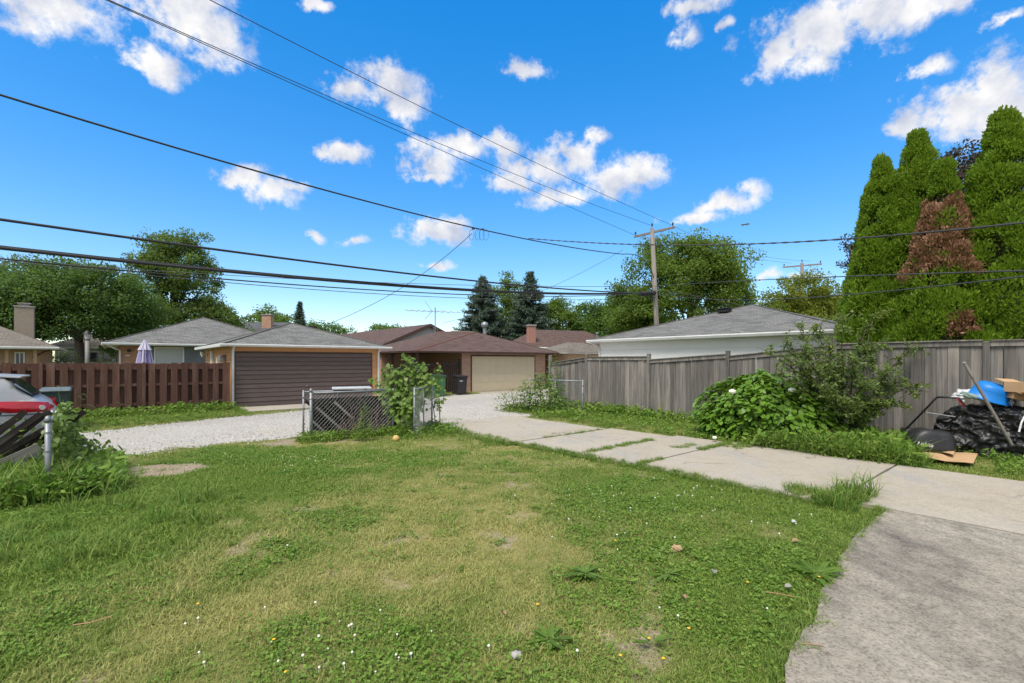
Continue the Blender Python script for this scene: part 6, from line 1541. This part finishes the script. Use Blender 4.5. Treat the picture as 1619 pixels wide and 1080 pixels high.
def leafobj(label, px, py, L_, mat=None, rz=0.0, grp='fallen dry leaves'):
    p = gp(px, py); mb = MB(); w_ = L_*.3
    mb.add([(0,0,.01),(L_*.3,w_,.025),(L_*.7,w_*.8,.03),(L_,0,.012),(L_*.7,-w_*.8,.028),(L_*.3,-w_,.022),(L_*.5,0,.004)], [(0,1,6),(1,2,6),(2,3,6),(3,4,6),(4,5,6),(5,0,6)])
    one('dry_leaf', mb, mat or M['deadleaf'], label, 'leaf', grp, loc=(p.x, p.y, .035), rot=(.15,.1,rz))
leafobj('reddish dry leaf on the lawn near the path edge', 1252, 863, .10, None, .3)
leafobj('dark curled leaf standing in the right lawn', 1129, 915, .08, M['stone'], 1.2)
leafobj('pale dry leaf right of the yellow flower near the path', 1240, 937, .07, M['stone'], .2)
leafobj('tan dry leaf low in the right lawn', 1084, 956, .06, None, 1.7)
leafobj('pale leaf scrap on the lawn below the tuft', 1252, 832, .08, M['bagwhite'], .5)
leafobj('brown leaf on the bottom middle lawn', 800, 983, .05, None, 2.2)
for (px, py) in ((850,966),):
    pass
dn = None
for i, (px, py) in enumerate(((850,967),(313,966),(1182,931),(1295,922),(973,882-19),(1049,1055),(981,1050),(433,1024),(452,1079-2),(1026,1022),(1089,1006))):
    p = gp(px, py)
    o = thing('dandelion', 'small yellow dandelion flower in the lawn', 'flower', (p.x, p.y, 0), i*.7, 'yellow dandelions in the lawn')
    mk('bloom', MB().lathe([(.003,.048),(.009,.052),(.011,.055),(.006,.058),(.001,.059)], 9), M['flower_yellow'], o); mk('stem', MB().tube([(0,0,0),(.003,0,.055)], .0016, 4), M['greenstem'], o)
def rosette(label, px, py, n, L_, seed):
    global rng
    keep = rng; rng = np.random.default_rng(seed); p = gp(px, py); o = thing('broadleaf_weed', label, 'weed', (p.x, p.y, 0), 0, 'rosette weeds in the lawn')
    th = rng.random(n)*6.28; P = np.stack([.01*np.cos(th), .01*np.sin(th), .015+.02*rng.random(n)],1); A = np.stack([np.cos(th), np.sin(th), .35+.5*rng.random(n)],1); Nn = np.stack([-np.cos(th)*.4,-np.sin(th)*.4,np.ones(n)],1)
    L = L_*(.6+.6*rng.random(n)); V, k = leaf_cards(P, A, Nn, L, L*.34, OVATE, .25, .45); mk('leaves', poly_mesh('leaves', V, k, rng.random(n), M['lf_weed']), None, o); rng = keep
rosette('large rosette weed in the middle foreground lawn', 868, 1018, 22, .13, 1); rosette('spiky rosette weed left of the dark curled leaf', 925, 912, 24, .17, 2)
rosette('dark leafy weed at the lawn edge by the path', 1290, 912, 34, .20, 3); rosette('single broad weed near the bottom right lawn', 1030, 1022, 6, .12, 4)
rosette('small rosette weed in the left middle lawn', 428, 862, 16, .15, 5); rosette('low rosette weed in the right lawn', 1055, 912, 16, .14, 6)
tw = gp(115, 1000); one('twig', MB().tube([(0,0,.05),(.10,.02,.055),(.2,.07,.07)], .004, 5), M['card2'], 'dry pale twig lying in the left foreground', 'twig', loc=(tw.x, tw.y, 0))
t2 = gp(1210, 946); one('twig', MB().tube([(0,0,.05),(.09,-.03,.05),(.18,-.07,.045)], .0035, 5), M['card2'], 'dry twig on the lawn beside the path', 'twig', loc=(t2.x, t2.y, 0))
t3 = gp(1268, 1026); one('twig', MB().tube([(0,0,.032),(.06,-.008,.034),(.12,-.02,.032)], .003, 5), M['card2'], 'thin dry stem lying on the dark path edge', 'twig', loc=(t3.x, t3.y, 0))
# airliner far off
ap_ = at(1178, 355, 900)
o = thing('airplane', 'tiny distant airplane above the large maple', 'airplane', ap_, R(12))
mk('fuselage', MB().tube([(-9,0,0),(-8,0,.1),(7,0,.2),(10,0,.6)], [.4,1.0,1.0,.2], 10), M['lampgrey'], o); mk('wing', MB().b2(-1.5, 1.5, -9, 9, -.2, .1), M['lampgrey'], o); mk('tail_fin', MB().b2(7.5, 9.8, -.1, .1, .3, 3.2), M['lampgrey'], o)
